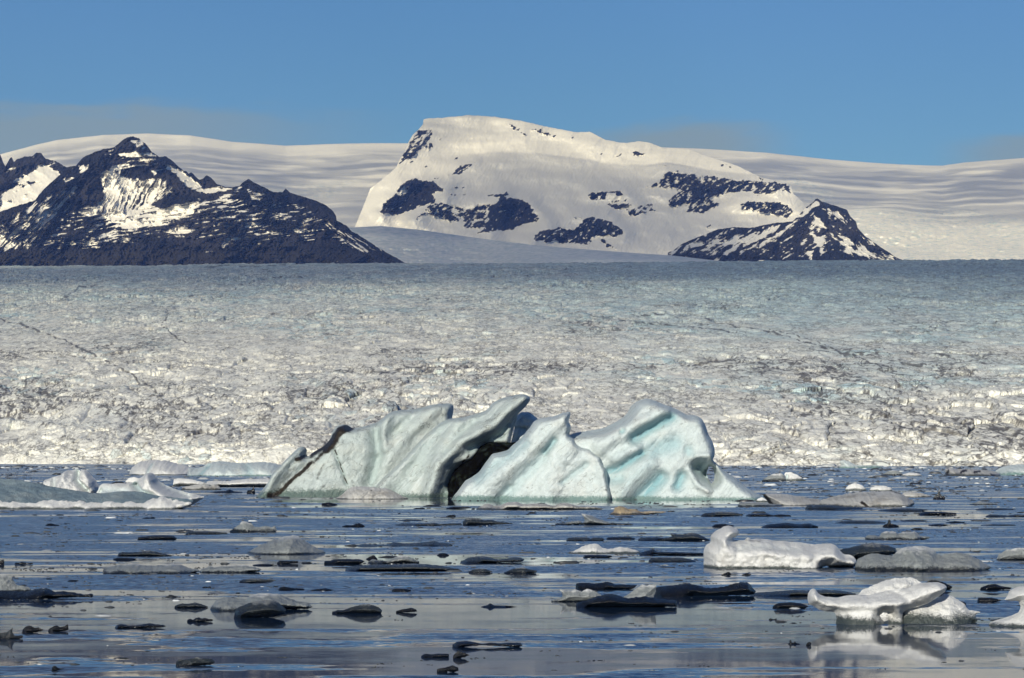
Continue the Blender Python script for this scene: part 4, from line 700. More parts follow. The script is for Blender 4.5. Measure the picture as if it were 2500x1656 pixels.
ice("ice_floe", "ice floe", "slate floe with one white knob in front of the brown-topped slab", 'd', 388, [(820, 386), (840, 358), (870, 350), (880, 362), (960, 352), (1100, 368), (1230, 372), (1235, 388)], 'slate', S_F)

# --- middle distance, in front of the big iceberg
ice("ice_floe", "ice floe", "long lumpy dusty floe just below the big iceberg's middle", 'c', 165, [(230, 150), (260, 140), (300, 116), (340, 108), (380, 130), (440, 128), (500, 96), (600, 93), (640, 113), (760, 108), (860, 115), (920, 132), (980, 103), (1060, 110), (1150, 134), (1290, 140), (1370, 154), (1300, 165), (500, 165)], 'dusty', S_F, T=2.5, wet=.4)
ice("ice_floe", "ice floe", "flat floe with an ochre stained knob on its left end", 'c', 210, [(1405, 205), (1450, 180), (1458, 142), (1490, 134), (1530, 133), (1575, 155), (1650, 160), (1690, 182), (1800, 172), (1920, 182), (1900, 192), (1725, 210)], 'ochre', S_F, wet=.35)
ice("growler", "ice lump", "swan-like curl of grey ice on a dark flat base in mid lagoon", 'c', 303, [(930, 285), (1040, 276), (1120, 262), (1140, 255), (1170, 282), (1195, 255), (1180, 225), (1158, 196), (1200, 203), (1250, 213), (1290, 235), (1330, 250), (1440, 285), (1560, 288), (1630, 296), (1600, 303), (1050, 298)], 'grey', S_B, wet=.3)
ice("ice_floe", "ice floe", "dark two-decked floe with a white speck left of the swan-like curl", 'c', 305, [(110, 265), (150, 234), (250, 240), (300, 258), (370, 252), (410, 266), (540, 282), (560, 290), (400, 296), (170, 305)], 'slate', S_F)
ice("ice_floe", "ice floe", "slate floe cut into two flat halves, below the swan-like curl", 'c', 440, [(1030, 430), (1045, 412), (1120, 405), (1220, 408), (1245, 422), (1270, 408), (1350, 410), (1372, 430), (1350, 440)], 'slate', S_F)
ice("ice_floe", "ice floe", "flat black floe between the slate halves and the hooded mound", 'c', 430, [(1385, 422), (1395, 408), (1480, 404), (1600, 404), (1645, 420), (1630, 430)], 'black', S_K)
ice("growler", "ice lump", "dark hooded mound with a long black toe beside the white block with a head", 'c', 442, [(1670, 425), (1690, 410), (1820, 408), (1900, 415), (1970, 405), (1950, 372), (2000, 376), (2050, 382), (2140, 364), (2170, 368), (2230, 390), (2300, 430), (2310, 442), (1850, 442)], 'slate', S_B)
ice("ice_floe", "ice floe", "white double-hump floe with dark tails in mid lagoon", 'c', 556, [(1035, 548), (1100, 530), (1165, 492), (1210, 476), (1260, 464), (1310, 468), (1350, 508), (1420, 512), (1500, 494), (1600, 508), (1680, 538), (1700, 556)], 'white', S_F, wet=.3)
ice("ice_floe", "ice floe", "thin black raft stretching right from the white double-hump floe", 'c', 568, [(1680, 548), (1750, 528), (1810, 514), (1830, 535), (2000, 540), (2250, 548), (2255, 568), (1800, 564)], 'black', S_K)
ice("ice_floe", "ice floe", "black bar right under the white double-hump floe", 'c', 590, [(1178, 584), (1190, 566), (1300, 564), (1430, 570), (1442, 582), (1400, 590)], 'black', S_K)
ice("ice_floe", "ice floe", "slate pancake floe left of the white block with a head", 'c', 630, [(1762, 615), (1785, 592), (1840, 584), (1950, 586), (2060, 588), (2120, 600), (2185, 618), (2180, 630)], 'slate', S_F)
ice("ice_floe", "ice floe", "long double-humped slate floe in mid lagoon", 'c', 640, [(88, 628), (160, 590), (220, 580), (300, 575), (350, 590), (420, 608), (500, 598), (570, 584), (630, 592), (660, 608), (630, 632), (300, 640)], 'slate', S_F, T=1.2)
ice("ice_floe", "ice floe", "small slate hump below the double-humped slate floe, left of two", 'c', 725, [(160, 714), (200, 695), (250, 686), (310, 690), (378, 714), (340, 725)], 'slate', S_F)
ice("ice_floe", "ice floe", "slate hump below the double-humped slate floe, right of two", 'c', 730, [(478, 720), (550, 690), (610, 680), (650, 676), (700, 694), (772, 704), (760, 724), (700, 730)], 'slate', S_F)
ice("growler", "ice lump", "ragged grey ice lump with a raised left end below the big iceberg's left foot", 'b', 370, [(0, 366), (40, 330), (90, 300), (115, 270), (150, 272), (200, 290), (230, 320), (280, 322), (330, 308), (380, 325), (410, 308), (430, 350), (420, 370)], 'grey', S_B)
ice("growler", "ice lump", "smooth conical grey mound in the left half of the lagoon", 'b', 572, [(150, 572), (178, 555), (205, 530), (270, 495), (340, 465), (400, 438), (450, 425), (500, 412), (560, 396), (630, 408), (655, 438), (700, 462), (760, 500), (830, 535), (872, 562), (872, 572)], 'grey', S_B, T=2.6, wet=.12, strokes=[([(420, 500), (560, 460)], 6, .15, 0)])
ice("ice_floe", "ice floe", "long thin floe with a pale hump near its right end, right of the conical mound", 'b', 498, [(1120, 490), (1200, 478), (1420, 482), (1480, 458), (1560, 468), (1640, 470), (1700, 465), (1800, 455), (1850, 443), (1890, 462), (1960, 465), (2025, 486), (2000, 498)], 'slate', S_F)
ice("ice_floe", "ice floe", "two-humped grey floe right above the longest smooth slate bar", 'b', 652, [(1255, 635), (1290, 614), (1360, 622), (1440, 630), (1480, 600), (1560, 578), (1610, 585), (1660, 612), (1715, 630), (1715, 650), (1400, 652)], 'grey', S_F, wet=.5)
ice("ice_floe", "ice floe", "longest smooth slate bar in mid lagoon", 'b', 726, [(1050, 698), (1100, 678), (1160, 670), (1300, 665), (1500, 660), (1700, 652), (1800, 660), (1900, 670), (2000, 690), (2092, 712), (2000, 726), (1200, 726)], 'slate', S_F, T=1.4)
ice("ice_floe", "ice floe", "black bar left of the two-humped grey floe", 'b', 658, [(860, 628), (920, 624), (940, 612), (1060, 610), (1180, 612), (1225, 630), (1190, 655), (1000, 658)], 'black', S_K)
ice("ice_floe", "ice floe", "black bar below the conical grey mound", 'b', 656, [(433, 640), (455, 624), (540, 626), (622, 628), (620, 648), (520, 656)], 'black', S_K)
ice("ice_floe", "ice floe", "thin black strip left of the black bar under the conical mound", 'b', 670, [(212, 662), (270, 655), (350, 654), (415, 662), (380, 670)], 'black', S_K)
ice("ice_block", "ice block", "small black tent of ice behind the two-humped grey floe", 'b', 614, [(1235, 608), (1270, 588), (1305, 572), (1330, 600), (1340, 614)], 'black', S_K)
ice("ice_floe", "ice floe", "ragged black strip with pale crystals far below the big iceberg's cleft", 'b', 325, [(1018, 318), (1050, 304), (1110, 306), (1140, 292), (1175, 286), (1210, 302), (1232, 318), (1200, 325)], 'black', S_K)
ice("ice_floe", "ice floe", "long dark low floe below the big iceberg, left of the dark two-decked floe", 'b', 312, [(1500, 298), (1560, 288), (1660, 290), (1800, 288), (1850, 280), (1900, 296), (2000, 288), (2090, 286), (2105, 304), (1700, 312)], 'slate', S_F)
ice("ice_block", "ice block", "small black wedge right of the long thin floe", 'b', 580, [(1875, 574), (1900, 560), (1940, 556), (1990, 574), (1980, 580)], 'black', S_K)
ice("ice_block", "ice block", "black nub under the dark water lane left of the swan-like curl", 'c', 198, [(688, 192), (720, 180), (750, 184), (770, 194), (740, 198)], 'black', S_K)
ice("ice_block", "ice block", "small black nub left of the dark two-decked floe", 'b', 232, [(1955, 228), (1985, 214), (2030, 210), (2050, 222), (2040, 232)], 'black', S_K)
ice("ice_floe", "ice floe", "slim black sliver below the middle of the big iceberg's reflection", 'b', 265, [(1530, 260), (1600, 250), (1700, 252), (1770, 260), (1700, 265)], 'black', S_K)
ice("ice_floe", "ice floe", "black paired lumps below the big iceberg's cleft", 'b', 160, [(1660, 156), (1690, 148), (1715, 150), (1740, 144), (1772, 154), (1760, 160)], 'black', S_K)
ice("ice_floe", "ice floe", "wide dark strip left of the dusty lumpy floe", 'b', 160, [(1960, 150), (2020, 136), (2080, 140), (2100, 148), (2150, 138), (2190, 148), (2100, 156), (2030, 160)], 'black', S_K)
ice("ice_floe", "ice floe", "crumbly black strip below the big iceberg's left slab", 'b', 126, [(835, 108), (900, 98), (940, 108), (985, 120), (960, 126)], 'black', S_K)
ice("ice_floe", "ice floe", "flat dark strip left of the ragged grey lump", 'a', 722, [(1678, 712), (1690, 695), (1800, 690), (1900, 692), (2050, 706), (2060, 716), (1900, 722)], 'slate', S_F)
ice("ice_floe", "ice floe", "black serrated strip below and left of the ragged grey lump", 'a', 770, [(1140, 778), (1240, 768), (1245, 745), (1330, 735), (1450, 728), (1560, 732), (1600, 755), (1590, 770), (1250, 772)], 'black', S_K)
ice("ice_block", "ice block", "small black lump under the left-edge berg", 'a', 644, [(410, 638), (430, 625), (460, 622), (490, 630), (540, 636), (535, 644)], 'black', S_K)
ice("ice_floe", "ice floe", "pair of black dots under the right end of the left-edge berg", 'a', 580, [(1288, 574), (1330, 566), (1350, 572), (1375, 562), (1410, 572), (1390, 580)], 'black', S_K)
ice("ice_floe", "ice floe", "slate floe with dark flanges left of the conical grey mound", 'a', 922, [(1070, 890), (1110, 878), (1150, 882), (1250, 880), (1300, 868), (1360, 866), (1420, 880), (1470, 895), (1560, 912), (1530, 922), (1110, 920)], 'slate', S_F)
ice("ice_floe", "ice floe", "black slip of ice just below the slate floe with dark flanges", 'a', 952, [(1022, 942), (1060, 930), (1150, 930), (1240, 940), (1220, 952)], 'black', S_K)

# --- right half
W = empty("iceberg", (36.0, 157.0, 0)); tag(W, "white blocky berg with a rounded head standing at its left end", "iceberg", S_B)
part(W, "berg_body", 'd', 806, [(112, 800), (110, 680), (125, 642), (160, 622), (156, 580), (190, 540), (222, 528), (250, 504), (292, 502), (340, 518), (364, 550), (352, 578), (308, 594), (330, 608), (400, 606), (420, 582), (445, 600), (500, 594), (600, 608), (800, 625), (900, 638), (1000, 629), (1045, 650), (1080, 690), (1102, 716), (1130, 711), (1170, 725), (1187, 760), (1180, 800), (1150, 806), (990, 806), (970, 785), (940, 806)], 'white', T=2.2, Rr=38, wet=.10, amp=1.3,
     strokes=[([(150, 640), (260, 650), (310, 600)], 6, .12, 0), ([(400, 700), (560, 690), (800, 720)], 12, -.3, 0), ([(340, 660), (420, 640), (600, 650), (760, 670)], 7, .25, .1), ([(1000, 740), (1020, 790)], 6, .35, 0), ([(200, 560), (230, 640)], 12, -.2, 0)], dirts=[([(400, 598), (440, 604), (500, 600)], 5, .5), ([(1015, 740), (1025, 745)], 3, .7), ([(262, 680), (300, 690)], 5, .2)])
ice("growler", "small iceberg", "grey and white humped berg touching the right end of the white blocky berg", 'd', 822, [(1175, 810), (1190, 742), (1230, 725), (1270, 704), (1330, 698), (1400, 712), (1445, 718), (1465, 690), (1510, 660), (1560, 650), (1610, 644), (1700, 650), (1740, 672), (1760, 712), (1800, 718), (1825, 700), (1900, 690), (1980, 708), (2060, 750), (2140, 800), (2110, 822)], 'grey', S_B, T=1.8, wet=.22, strokes=[([(1560, 680), (1600, 790)], 14, -.35, 0), ([(1530, 700), (1545, 740)], 7, .3, 0), ([(1830, 720), (2000, 760)], 10, .15, 0)])
ice("ice_floe", "ice floe", "slate wedge floe behind the grey and white humped berg", 'd', 745, [(1060, 672), (1130, 660), (1230, 632), (1300, 622), (1400, 640), (1460, 660), (1480, 700), (1300, 745), (1190, 745)], 'slate', S_F, T=1.6)
ice("ice_floe", "ice floe", "smooth grey floe cut off by the right edge above the mushroom berg", 'd', 747, [(2175, 735), (2190, 702), (2240, 672), (2300, 662), (2380, 656), (2450, 670), (2480, 747), (2210, 747)], 'grey', S_F, wet=.25)
ice("ice_floe", "ice floe", "two pale lumps on a dark slab behind the humped berg", 'd', 602, [(1248, 598), (1255, 570), (1310, 568), (1345, 578), (1365, 548), (1400, 540), (1460, 545), (1480, 560), (1510, 545), (1600, 543), (1640, 575), (1700, 578), (1705, 590), (1650, 602)], 'grey', S_F, wet=.35)
for lab, wl_, pts, stl, grp in (
    ("low black floe with a pale crest, behind the white block's head, broadest of its row", 515, [(515, 510), (560, 492), (640, 486), (700, 480), (780, 492), (850, 484), (900, 500), (922, 512), (880, 515)], 'black', S_K),
    ("small black floe directly behind the white block's head", 510, [(170, 505), (190, 492), (260, 488), (330, 502), (300, 510)], 'black', S_K),
    ("pair of end-to-end black bars below the big iceberg's tail", 438, [(408, 430), (430, 418), (560, 415), (600, 428), (640, 420), (720, 426), (730, 438), (450, 438)], 'black', S_K),
    ("dark floe with a pale top left of the end-to-end black bars", 438, [(90, 432), (110, 415), (170, 408), (220, 402), (300, 405), (390, 420), (385, 432), (200, 438)], 'slate', S_F),
    ("black floe with a pale fin, far right of the white block's head", 512, [(1370, 505), (1385, 492), (1405, 488), (1410, 462), (1425, 460), (1430, 488), (1490, 500), (1480, 512)], 'black', S_K),
    ("long thin slate floe left of the pale-finned black floe", 487, [(1035, 482), (1100, 468), (1200, 462), (1300, 466), (1400, 478), (1380, 487)], 'slate', S_F),
    ("flat black raft below the brown-topped slab's right end", 425, [(1630, 415), (1680, 402), (1780, 403), (1890, 412), (1895, 423), (1700, 425)], 'black', S_K),
    ("slate floe with a pale ridge above the flat black raft", 400, [(1340, 392), (1450, 380), (1540, 376), (1640, 382), (1700, 390), (1650, 400)], 'slate', S_F),
    ("pale low floe right of the fishtail splinter", 354, [(1985, 350), (2020, 340), (2050, 330), (2110, 338), (2190, 348), (2150, 354)], 'grey', S_F),
    ("thin dark floe running out at the right edge, below the pale low floe", 440, [(2100, 432), (2130, 420), (2250, 428), (2330, 420), (2400, 430), (2400, 446), (2300, 440)], 'slate', S_F),
    ("slim slate floe above the thin dark floe at the right edge", 392, [(2030, 385), (2100, 375), (2200, 376), (2320, 384), (2280, 392)], 'slate', S_F),
    ("thin black splinter right of the pale-finned black floe, topmost of three", 484, [(1815, 480), (1880, 468), (1960, 478), (1940, 484)], 'black', S_K),
    ("thin black splinter right of the pale-finned black floe, left of three", 500, [(1695, 494), (1760, 488), (1860, 496), (1800, 500)], 'black', S_K),
    ("long black splinter near the right edge, right of three", 502, [(2065, 496), (2150, 490), (2300, 494), (2315, 500), (2200, 502)], 'black', S_K),
    ("black lens-shaped lump above the two pale lumps on a dark slab", 533, [(1573, 526), (1600, 516), (1640, 518), (1660, 528), (1630, 533)], 'black', S_K),
    ("slim grey streak floe right of the pale-finned black floe", 472, [(1500, 466), (1560, 458), (1650, 460), (1698, 468), (1640, 472)], 'slate', S_F),
    ("black pyramid under the white blocky berg, left of two", 853, [(235, 845), (270, 832), (287, 824), (305, 844), (290, 853)], 'black', S_K),
    ("black pyramid under the white blocky berg, right of two", 854, [(380, 847), (415, 834), (450, 846), (430, 854)], 'black', S_K)):
    ice("ice_floe", "ice floe", lab, 'd', wl_, pts, stl, grp)
ice("ice_floe", "ice floe", "jagged black floe behind the white-peaked dark floe", 'g', 205, [(525, 195), (530, 150), (600, 144), (680, 152), (740, 146), (795, 134), (850, 160), (930, 160), (1035, 166), (1000, 200), (800, 205)], 'black', S_K)
ice("growler", "ice lump", "off-white crumbly lump with a dark toe on its left", 'g', 305, [(325, 292), (370, 280), (420, 265), (412, 230), (393, 205), (440, 212), (530, 200), (570, 222), (625, 197), (680, 214), (735, 245), (760, 290), (600, 305), (400, 305)], 'grey', S_B, wet=.18)
A1 = empty("growler", (1.4, 113.0, 0)); tag(A1, "glassy black floe carrying a grey snow peak", "ice lump", S_B)
part(A1, "ice_base", 'g', 358, [(530, 318), (620, 290), (700, 260), (790, 236), (850, 240), (900, 262), (960, 275), (1100, 258), (1190, 275), (1220, 280), (1300, 290), (1362, 294), (1362, 350), (1200, 358), (640, 358)], 'black', T=1.0)
part(A1, "snow_peak", 'g', 345, [(880, 345), (925, 262), (980, 232), (1020, 195), (1050, 178), (1080, 162), (1110, 170), (1150, 160), (1192, 168), (1185, 220), (1172, 260), (1180, 345)], 'grey', label="crumbly grey snow peak", T=.6, dY=.8, wet=.3)
ice("growler", "ice lump", "smooth black saddle-shaped ice lump right of the grey snow peak", 'g', 262, [(1165, 245), (1180, 195), (1205, 178), (1260, 178), (1350, 165), (1400, 158), (1460, 151), (1530, 168), (1580, 184), (1640, 192), (1700, 190), (1780, 172), (1830, 152), (1880, 144), (1940, 139), (1975, 170), (2015, 222), (1990, 255), (1500, 262)], 'black', S_B, T=1.0)
ice("ice_floe", "ice floe", "long grey bar floe between the black saddle lump and the arched berg", 'h', 352, [(-110, 350), (0, 318), (100, 312), (200, 306), (330, 292), (460, 298), (600, 290), (700, 296), (800, 312), (880, 332), (860, 352), (300, 352)], 'slate', S_F, T=1.0)
ice("ice_floe", "ice floe", "black pebble-like floe left of the arched berg's snout", 'h', 462, [(135, 440), (160, 418), (200, 408), (300, 402), (380, 412), (455, 438), (420, 462), (200, 462)], 'black', S_K)
Q = empty("iceberg", (23.6, 106.0, 0)); tag(Q, "white arched berg in the right foreground with an overhanging snout", "iceberg", S_B)
part(Q, "snow_crest", 'h', 560, [(860, 560), (890, 350), (930, 300), (985, 280), (1050, 248), (1100, 230), (1150, 208), (1190, 195), (1230, 182), (1265, 196), (1300, 188), (1375, 180), (1420, 205), (1450, 228), (1500, 260), (1560, 560)], 'white', label="rough back crest of the arched berg", T=.9, dY=1.6, wet=0, amp=1.6, jag=2)
part(Q, "dirty_mound", 'h', 606, [(1240, 606), (1300, 440), (1420, 400), (1500, 420), (1580, 385), (1640, 350), (1665, 325), (1700, 340), (1780, 380), (1850, 430), (1890, 490), (1960, 495), (2000, 505), (1945, 530), (1962, 590), (1930, 606)], 'white', label="grey mound with a black sediment foot", T=1.0, dY=.55, wet=.42, amp=1.2, tilt=(.15, .2))
part(Q, "snow_beam", 'h', 606, [(692, 606), (702, 560), (694, 518), (680, 498), (600, 492), (540, 480), (510, 450), (460, 430), (441, 385), (445, 330), (470, 290), (492, 278), (515, 290), (540, 330), (600, 358), (700, 366), (780, 346), (900, 338), (980, 342), (1050, 325), (1150, 300), (1250, 285), (1350, 275), (1400, 245), (1450, 230), (1520, 228), (1600, 224), (1660, 244), (1686, 275), (1662, 310), (1620, 350), (1510, 420), (1420, 452), (1340, 470), (1290, 500), (1285, 560), (1300, 606)], 'white', label="smooth white beam with the snout", T=.95, Rr=45, dY=.02, wet=.26, amp=.9, jag=.4,
     holes=[[(1084, 520), (1115, 494), (1150, 498), (1166, 530), (1158, 562), (1125, 574), (1100, 550)]],
     strokes=[([(1090, 480), (1180, 490), (1215, 560)], 8, .35, 0), ([(480, 350), (700, 410), (1000, 400), (1350, 400)], 12, -.22, 0), ([(1450, 270), (1580, 260)], 14, -.25, 0), ([(700, 480), (1000, 470)], 8, .12, 0), ([(1230, 310), (1420, 440)], 8, .2, 0)])
ice("growler", "ice lump", "black lump peeping out behind the arched berg's right shoulder", 'h', 290, [(1485, 285), (1495, 225), (1545, 204), (1600, 210), (1660, 230), (1732, 265), (1720, 285), (1690, 290)], 'black', S_K)
ice("ice_block", "ice block", "small black fin behind the right slope of the arched berg", 'h', 435, [(1790, 430), (1800, 394), (1830, 398), (1856, 415), (1850, 435)], 'black', S_K)
ice("ice_floe", "ice floe", "black teardrop floe above the black bullet-shaped one near the right edge", 'h', 296, [(1982, 272), (2050, 246), (2110, 239), (2160, 258), (2262, 274), (2240, 290), (2050, 296)], 'black', S_K)
ice("ice_floe", "ice floe", "black bullet-shaped floe left of the mushroom berg", 'h', 407, [(1952, 400), (1955, 370), (1980, 360), (2080, 362), (2130, 374), (2175, 385), (2100, 407)], 'black', S_K)
ice("iceberg", "iceberg", "mushroom-shaped white berg cut off by the right edge in the foreground", 'h', 628, [(2050, 628), (2065, 596), (2110, 578), (2200, 552), (2280, 520), (2318, 505), (2335, 460), (2322, 400), (2250, 402), (2190, 388), (2225, 340), (2235, 308), (2300, 270), (2367, 255), (2470, 250), (2560, 300), (2580, 400), (2500, 440), (2500, 520), (2620, 580), (2680, 628)], 'white', S_B, T=1.2, Rr=50, wet=.14)
for lab, wl_, pts in (("tiny black twig-like ice bit with white bristles, left of two under the arched berg", 778, [(268, 775), (285, 762), (278, 742), (296, 736), (302, 762), (320, 766), (328, 745), (340, 765), (382, 774), (360, 778)]), ("tiny round black ice bit, right of two under the arched berg", 790, [(430, 778), (445, 760), (462, 753), (480, 770), (470, 790)]), ("two tiny black dots of ice left of the arched berg's foot", 562, [(98, 556), (110, 544), (128, 552), (150, 556), (162, 544), (175, 556), (150, 562)])):
    ice("ice_block", "ice bit", lab, 'h', wl_, pts, 'black', S_K)

# --- left foreground
ice("ice_floe", "ice floe", "long lumpy grey floe with a black left end, left of the conical mound's foot", 'e', 152, [(925, 148), (935, 110), (960, 98), (1050, 76), (1120, 68), (1190, 58), (1250, 66), (1300, 78), (1400, 80), (1480, 70), (1560, 58), (1620, 66), (1680, 90), (1720, 110), (1790, 116), (1800, 140), (1760, 152)], 'grey', S_F, T=1.6, wet=.35, dirts=[([(935, 120), (970, 150)], 10, .8)])
ice("ice_floe", "ice floe", "paler lumpy floe joined to the long lumpy grey floe's right end", 'e', 142, [(1790, 142), (1820, 110), (1860, 98), (1900, 78), (1935, 98), (2000, 84), (2100, 84), (2200, 70), (2300, 90), (2365, 114), (2330, 136), (2260, 142)], 'grey', S_F, wet=.3)
A2 = empty("growler", (-17.5, 115.0, 0)); tag(A2, "black ice floe with a long tail and grey hump at the left edge", "ice lump", S_B)
part(A2, "ice_base", 'e', 385, [(-200, 380), (-180, 300), (0, 302), (140, 312), (230, 318), (330, 285), (400, 281), (440, 283), (495, 320), (560, 310), (700, 328), (760, 345), (800, 336), (843, 338), (840, 372), (760, 368), (560, 378), (460, 385)], 'black', T=1.0)
part(A2, "snow_hump", 'e', 330, [(-160, 330), (-120, 170), (-40, 148), (0, 150), (60, 160), (105, 186), (125, 220), (150, 262), (250, 280), (300, 330)], 'grey', label="grey melting snow hump", T=.8, dY=.9, wet=.15)
ice("ice_floe", "ice floe", "dark lump at the left of the stacked grey slabs", 'e', 462, [(1580, 440), (1640, 420), (1700, 424), (1760, 409), (1820, 425), (1885, 452), (1860, 462), (1620, 462)], 'slate', S_F)
A3 = empty("growler", (-15.5, 112.0, 0)); tag(A3, "two stacked grey rounded ice slabs, the front one dark and glossy", "ice lump", S_B)
part(A3, "ice_hump", 'f', 296, [(300, 280), (335, 228), (380, 214), (440, 210), (520, 222), (560, 192), (600, 182), (660, 180), (740, 188), (790, 210), (860, 238), (930, 246), (958, 280), (930, 292), (600, 296)], 'grey', label="grey rounded back hump", T=1.4, wet=.25)
part(A3, "ice_hump", 'f', 345, [(455, 305), (475, 275), (520, 255), (570, 238), (640, 225), (700, 226), (745, 246), (785, 290), (775, 318), (700, 340), (560, 345)], 'slate', label="dark glossy front hump", T=.9, wet=.6)
ice("growler", "ice lump", "dark grey wedge-shaped lump right of the stacked grey slabs", 'f', 314, [(1082, 300), (1120, 288), (1150, 290), (1210, 268), (1270, 252), (1310, 249), (1370, 264), (1402, 292), (1395, 312), (1120, 314)], 'slate', S_B, wet=.5)
for lab, z, wl_, pts, stl in (
    ("small black flat lump right of the dark wedge-shaped lump", 'f', 307, [(1492, 295), (1530, 284), (1590, 273), (1622, 285), (1628, 300), (1500, 307)], 'black'),
    ("thin black splinter with a pale bump, far right of the dark wedge-shaped lump", 'f', 272, [(2038, 266), (2080, 256), (2095, 244), (2120, 258), (2200, 260), (2274, 266), (2200, 272)], 'black'),
    ("long black bowtie-shaped floe low in the foreground", 'f', 533, [(1853, 512), (1880, 494), (1930, 485), (1980, 492), (2045, 508), (2100, 498), (2160, 505), (2220, 498), (2290, 500), (2306, 518), (2280, 533), (2040, 516), (1920, 532)], 'black'),
    ("black pin-shaped floe, left of the pair under the bowtie floe", 'f', 594, [(1652, 582), (1680, 568), (1720, 574), (1760, 568), (1832, 570), (1832, 592), (1740, 594)], 'black'),
    ("black diamond lump, right of the pair under the bowtie floe", 'f', 600, [(1858, 580), (1875, 562), (1890, 552), (1930, 562), (1966, 578), (1930, 592), (1900, 600)], 'black'),
    ("black leaf-shaped lump nearest the bottom edge", 'f', 690, [(1754, 666), (1800, 658), (1830, 650), (1855, 642), (1890, 658), (1893, 678), (1860, 690), (1820, 682)], 'black'),
    ("fish-shaped dark lump with frosted fins in the lower left", 'f', 650, [(80, 622), (100, 606), (150, 606), (190, 600), (210, 588), (235, 600), (280, 598), (315, 608), (330, 625), (300, 642), (200, 650)], 'slate'),
    ("string of small black beads left of the stacked grey slabs' foot", 'f', 366, [(152, 352), (170, 343), (188, 352), (200, 342), (225, 334), (245, 344), (265, 338), (290, 346), (316, 348), (314, 360), (230, 366)], 'black'),
    ("black comb-topped floe above the stacked grey slabs", 'f', 112, [(488, 102), (510, 92), (560, 86), (620, 86), (660, 92), (716, 100), (690, 108), (560, 112)], 'slate'),
    ("black tilted wedge floe right of the stacked slabs' top", 'f', 163, [(733, 156), (745, 142), (770, 136), (840, 150), (905, 152), (900, 162)], 'black'),
    ("crumbled black strip right of the tilted wedge floe", 'f', 166, [(944, 158), (1000, 152), (1040, 147), (1070, 156), (1096, 160), (1060, 166)], 'black'),
    ("small black slab with a serrated top in the centre foreground", 'f', 172, [(1464, 162), (1480, 151), (1530, 150), (1592, 160), (1580, 170)], 'black'),
    ("sharp-finned black lump cut off by the left edge", 'e', 745, [(-80, 740), (-40, 690), (0, 688), (60, 680), (95, 655), (120, 628), (112, 680), (135, 712), (180, 706), (213, 716), (195, 738), (120, 745)], 'slate'),
    ("rounded black lump right of the sharp-finned one", 'e', 688, [(203, 658), (230, 630), (262, 618), (295, 628), (310, 640), (350, 638), (396, 655), (380, 672), (280, 688)], 'black'),
    ("two-pointed black lump, third from the left edge", 'e', 678, [(438, 655), (480, 628), (512, 614), (540, 636), (580, 626), (612, 604), (620, 655), (600, 668), (520, 678)], 'black'),
    ("long black crocodile-like floe in the lower left", 'e', 648, [(1040, 632), (1060, 614), (1100, 607), (1180, 622), (1250, 618), (1310, 606), (1350, 596), (1400, 608), (1470, 614), (1503, 628), (1450, 642), (1100, 648)], 'black'),
    ("knobbed black scrap with a tail near the bottom left", 'e', 1030, [(466, 1018), (472, 992), (492, 981), (515, 992), (530, 1008), (590, 1006), (560, 1014), (500, 1030)], 'black'),
    ("small black flat bit near the left edge, above the floe with a grey hump", 'e', 70, [(132, 60), (140, 48), (170, 54), (205, 44), (240, 56), (298, 52), (296, 66), (180, 70)], 'black'),
    ("black prong cut by the left edge, above the floe with a grey hump", 'e', 70, [(-40, 66), (-20, 40), (10, 30), (36, 22), (38, 66)], 'black'),
    ("slim black raft below the long lumpy grey floe", 'e', 236, [(2165, 218), (2210, 205), (2280, 198), (2367, 200), (2440, 212), (2400, 228), (2250, 236)], 'slate'),
    ("two joined black beads right below the long lumpy grey floe", 'e', 280, [(1828, 272), (1855, 265), (1875, 270), (1900, 265), (1916, 272), (1890, 280)], 'black'),
    ("black bar of ice left of the long lumpy grey floe", 'e', 224, [(612, 216), (650, 207), (716, 212), (690, 222)], 'black')):
    ice("ice_floe", "ice floe", lab, z, wl_, pts, stl, S_K if stl == 'black' else S_F)

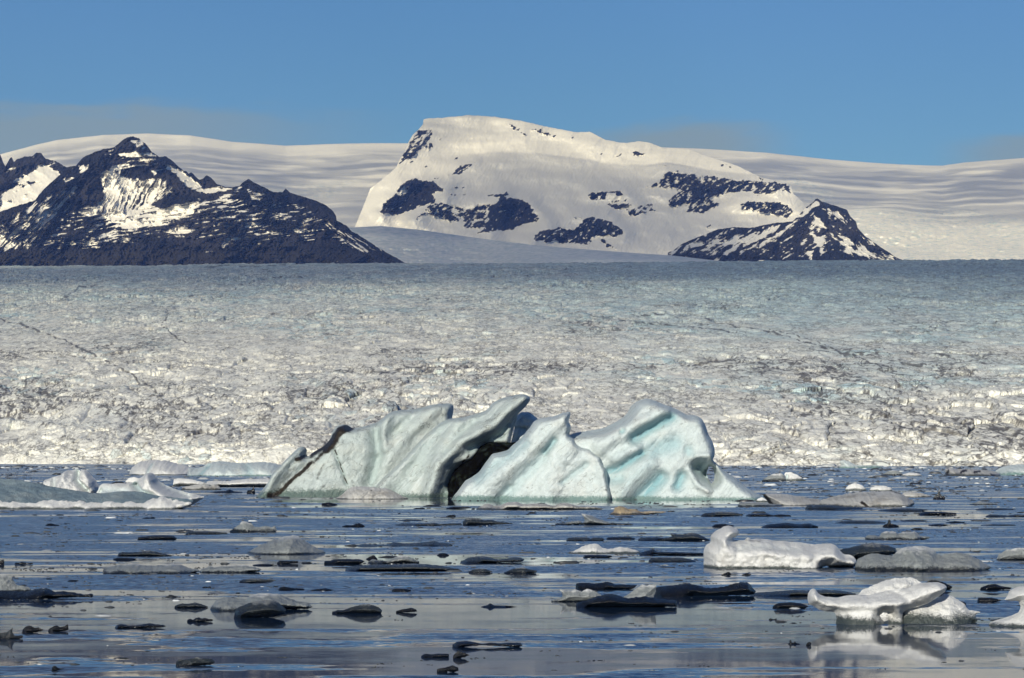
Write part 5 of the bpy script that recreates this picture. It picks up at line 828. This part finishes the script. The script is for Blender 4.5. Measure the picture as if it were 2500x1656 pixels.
# --- brash: countless chips of ice in drifting lanes, and the shadowless specks between the bergs
def make_brash():
    rs = np.random.RandomState(5); V = []; Fc = []; W_ = []
    def chip(px, py, wpx, hpx, shade):
        Y = CH * F / (py - HY); X = (px - CX) / F * Y; a = wpx * Y / F / 2; hh = hpx * Y / F; b = min(a * rs.uniform(.5, 1.1), 6)
        n = 9; base = len(V); ph = rs.uniform(0, 6.28)
        for ring, (r, z) in enumerate(((1.0, -.4), (1.0, .25), (.62, .9))):
            for i in range(n):
                t = ph + 6.2832 * i / n; k = r * (1 + .35 * math.sin(3 * t + ph * 3) * .6 + rs.uniform(-.22, .22)); V.append((X + a * k * math.cos(t), Y + b * k * math.sin(t), hh * z * rs.uniform(.55, 1.3) if z > 0 else -.1)); W_.append(shade)
        V.append((X, Y, hh * .95)); W_.append(shade)
        for r in range(2):
            for i in range(n):
                j = (i + 1) % n; o = base + r * n; Fc.append((o + i, o + j, o + n + j)); Fc.append((o + i, o + n + j, o + n + i))
        for i in range(n): Fc.append((base + 2 * n + i, base + 2 * n + (i + 1) % n, base + 3 * n))
    N_ = 0
    while N_ < 2600:
        px = rs.uniform(-150, 2650); py = HY + 24 + (rs.uniform(0, 1) ** 1.7) * 500
        Y = CH * F / (py - HY); X = (px - CX) / F * Y
        den = 0.35 + 0.9 * float(fbm(np.array([X / 14]), np.array([Y / 30]), 3, 777)[0]) + (0.45 if px > 1850 and py < 1215 else 0) - (.25 if py > 1480 else 0)
        if rs.uniform() > den: continue
        wpx = float(np.clip(rs.lognormal(2.0, .65), 3, 60)); hpx = min(1.0 + wpx * .09 * rs.uniform(.5, 1.6), 5.5)
        far = py < 1190
        chip(px, py, wpx * (1.3 if far else 1), hpx * (1.2 if far else .85), (rs.uniform(.2, 1) if rs.uniform() < (.5 if far else .12) else rs.uniform(0, .12))); N_ += 1
        if rs.uniform() < .5:
            for k in range(rs.randint(2, 7)):
                chip(px + rs.uniform(-4, 4) * wpx, py + rs.uniform(-1.5, 1.5), rs.uniform(2, 7), rs.uniform(.8, 1.6), rs.uniform(0, .1)); 
    m = M("brash_ice", 0.35, 0.4); m.col(m.mix(m.attr('shade'), (0.010, 0.013, 0.016), (0.66, 0.70, 0.71)))
    o = link("brash_ice", np_mesh("brash_ice", V, Fc, {'shade': W_}), m.m); tag(o, kind="stuff")
make_brash()
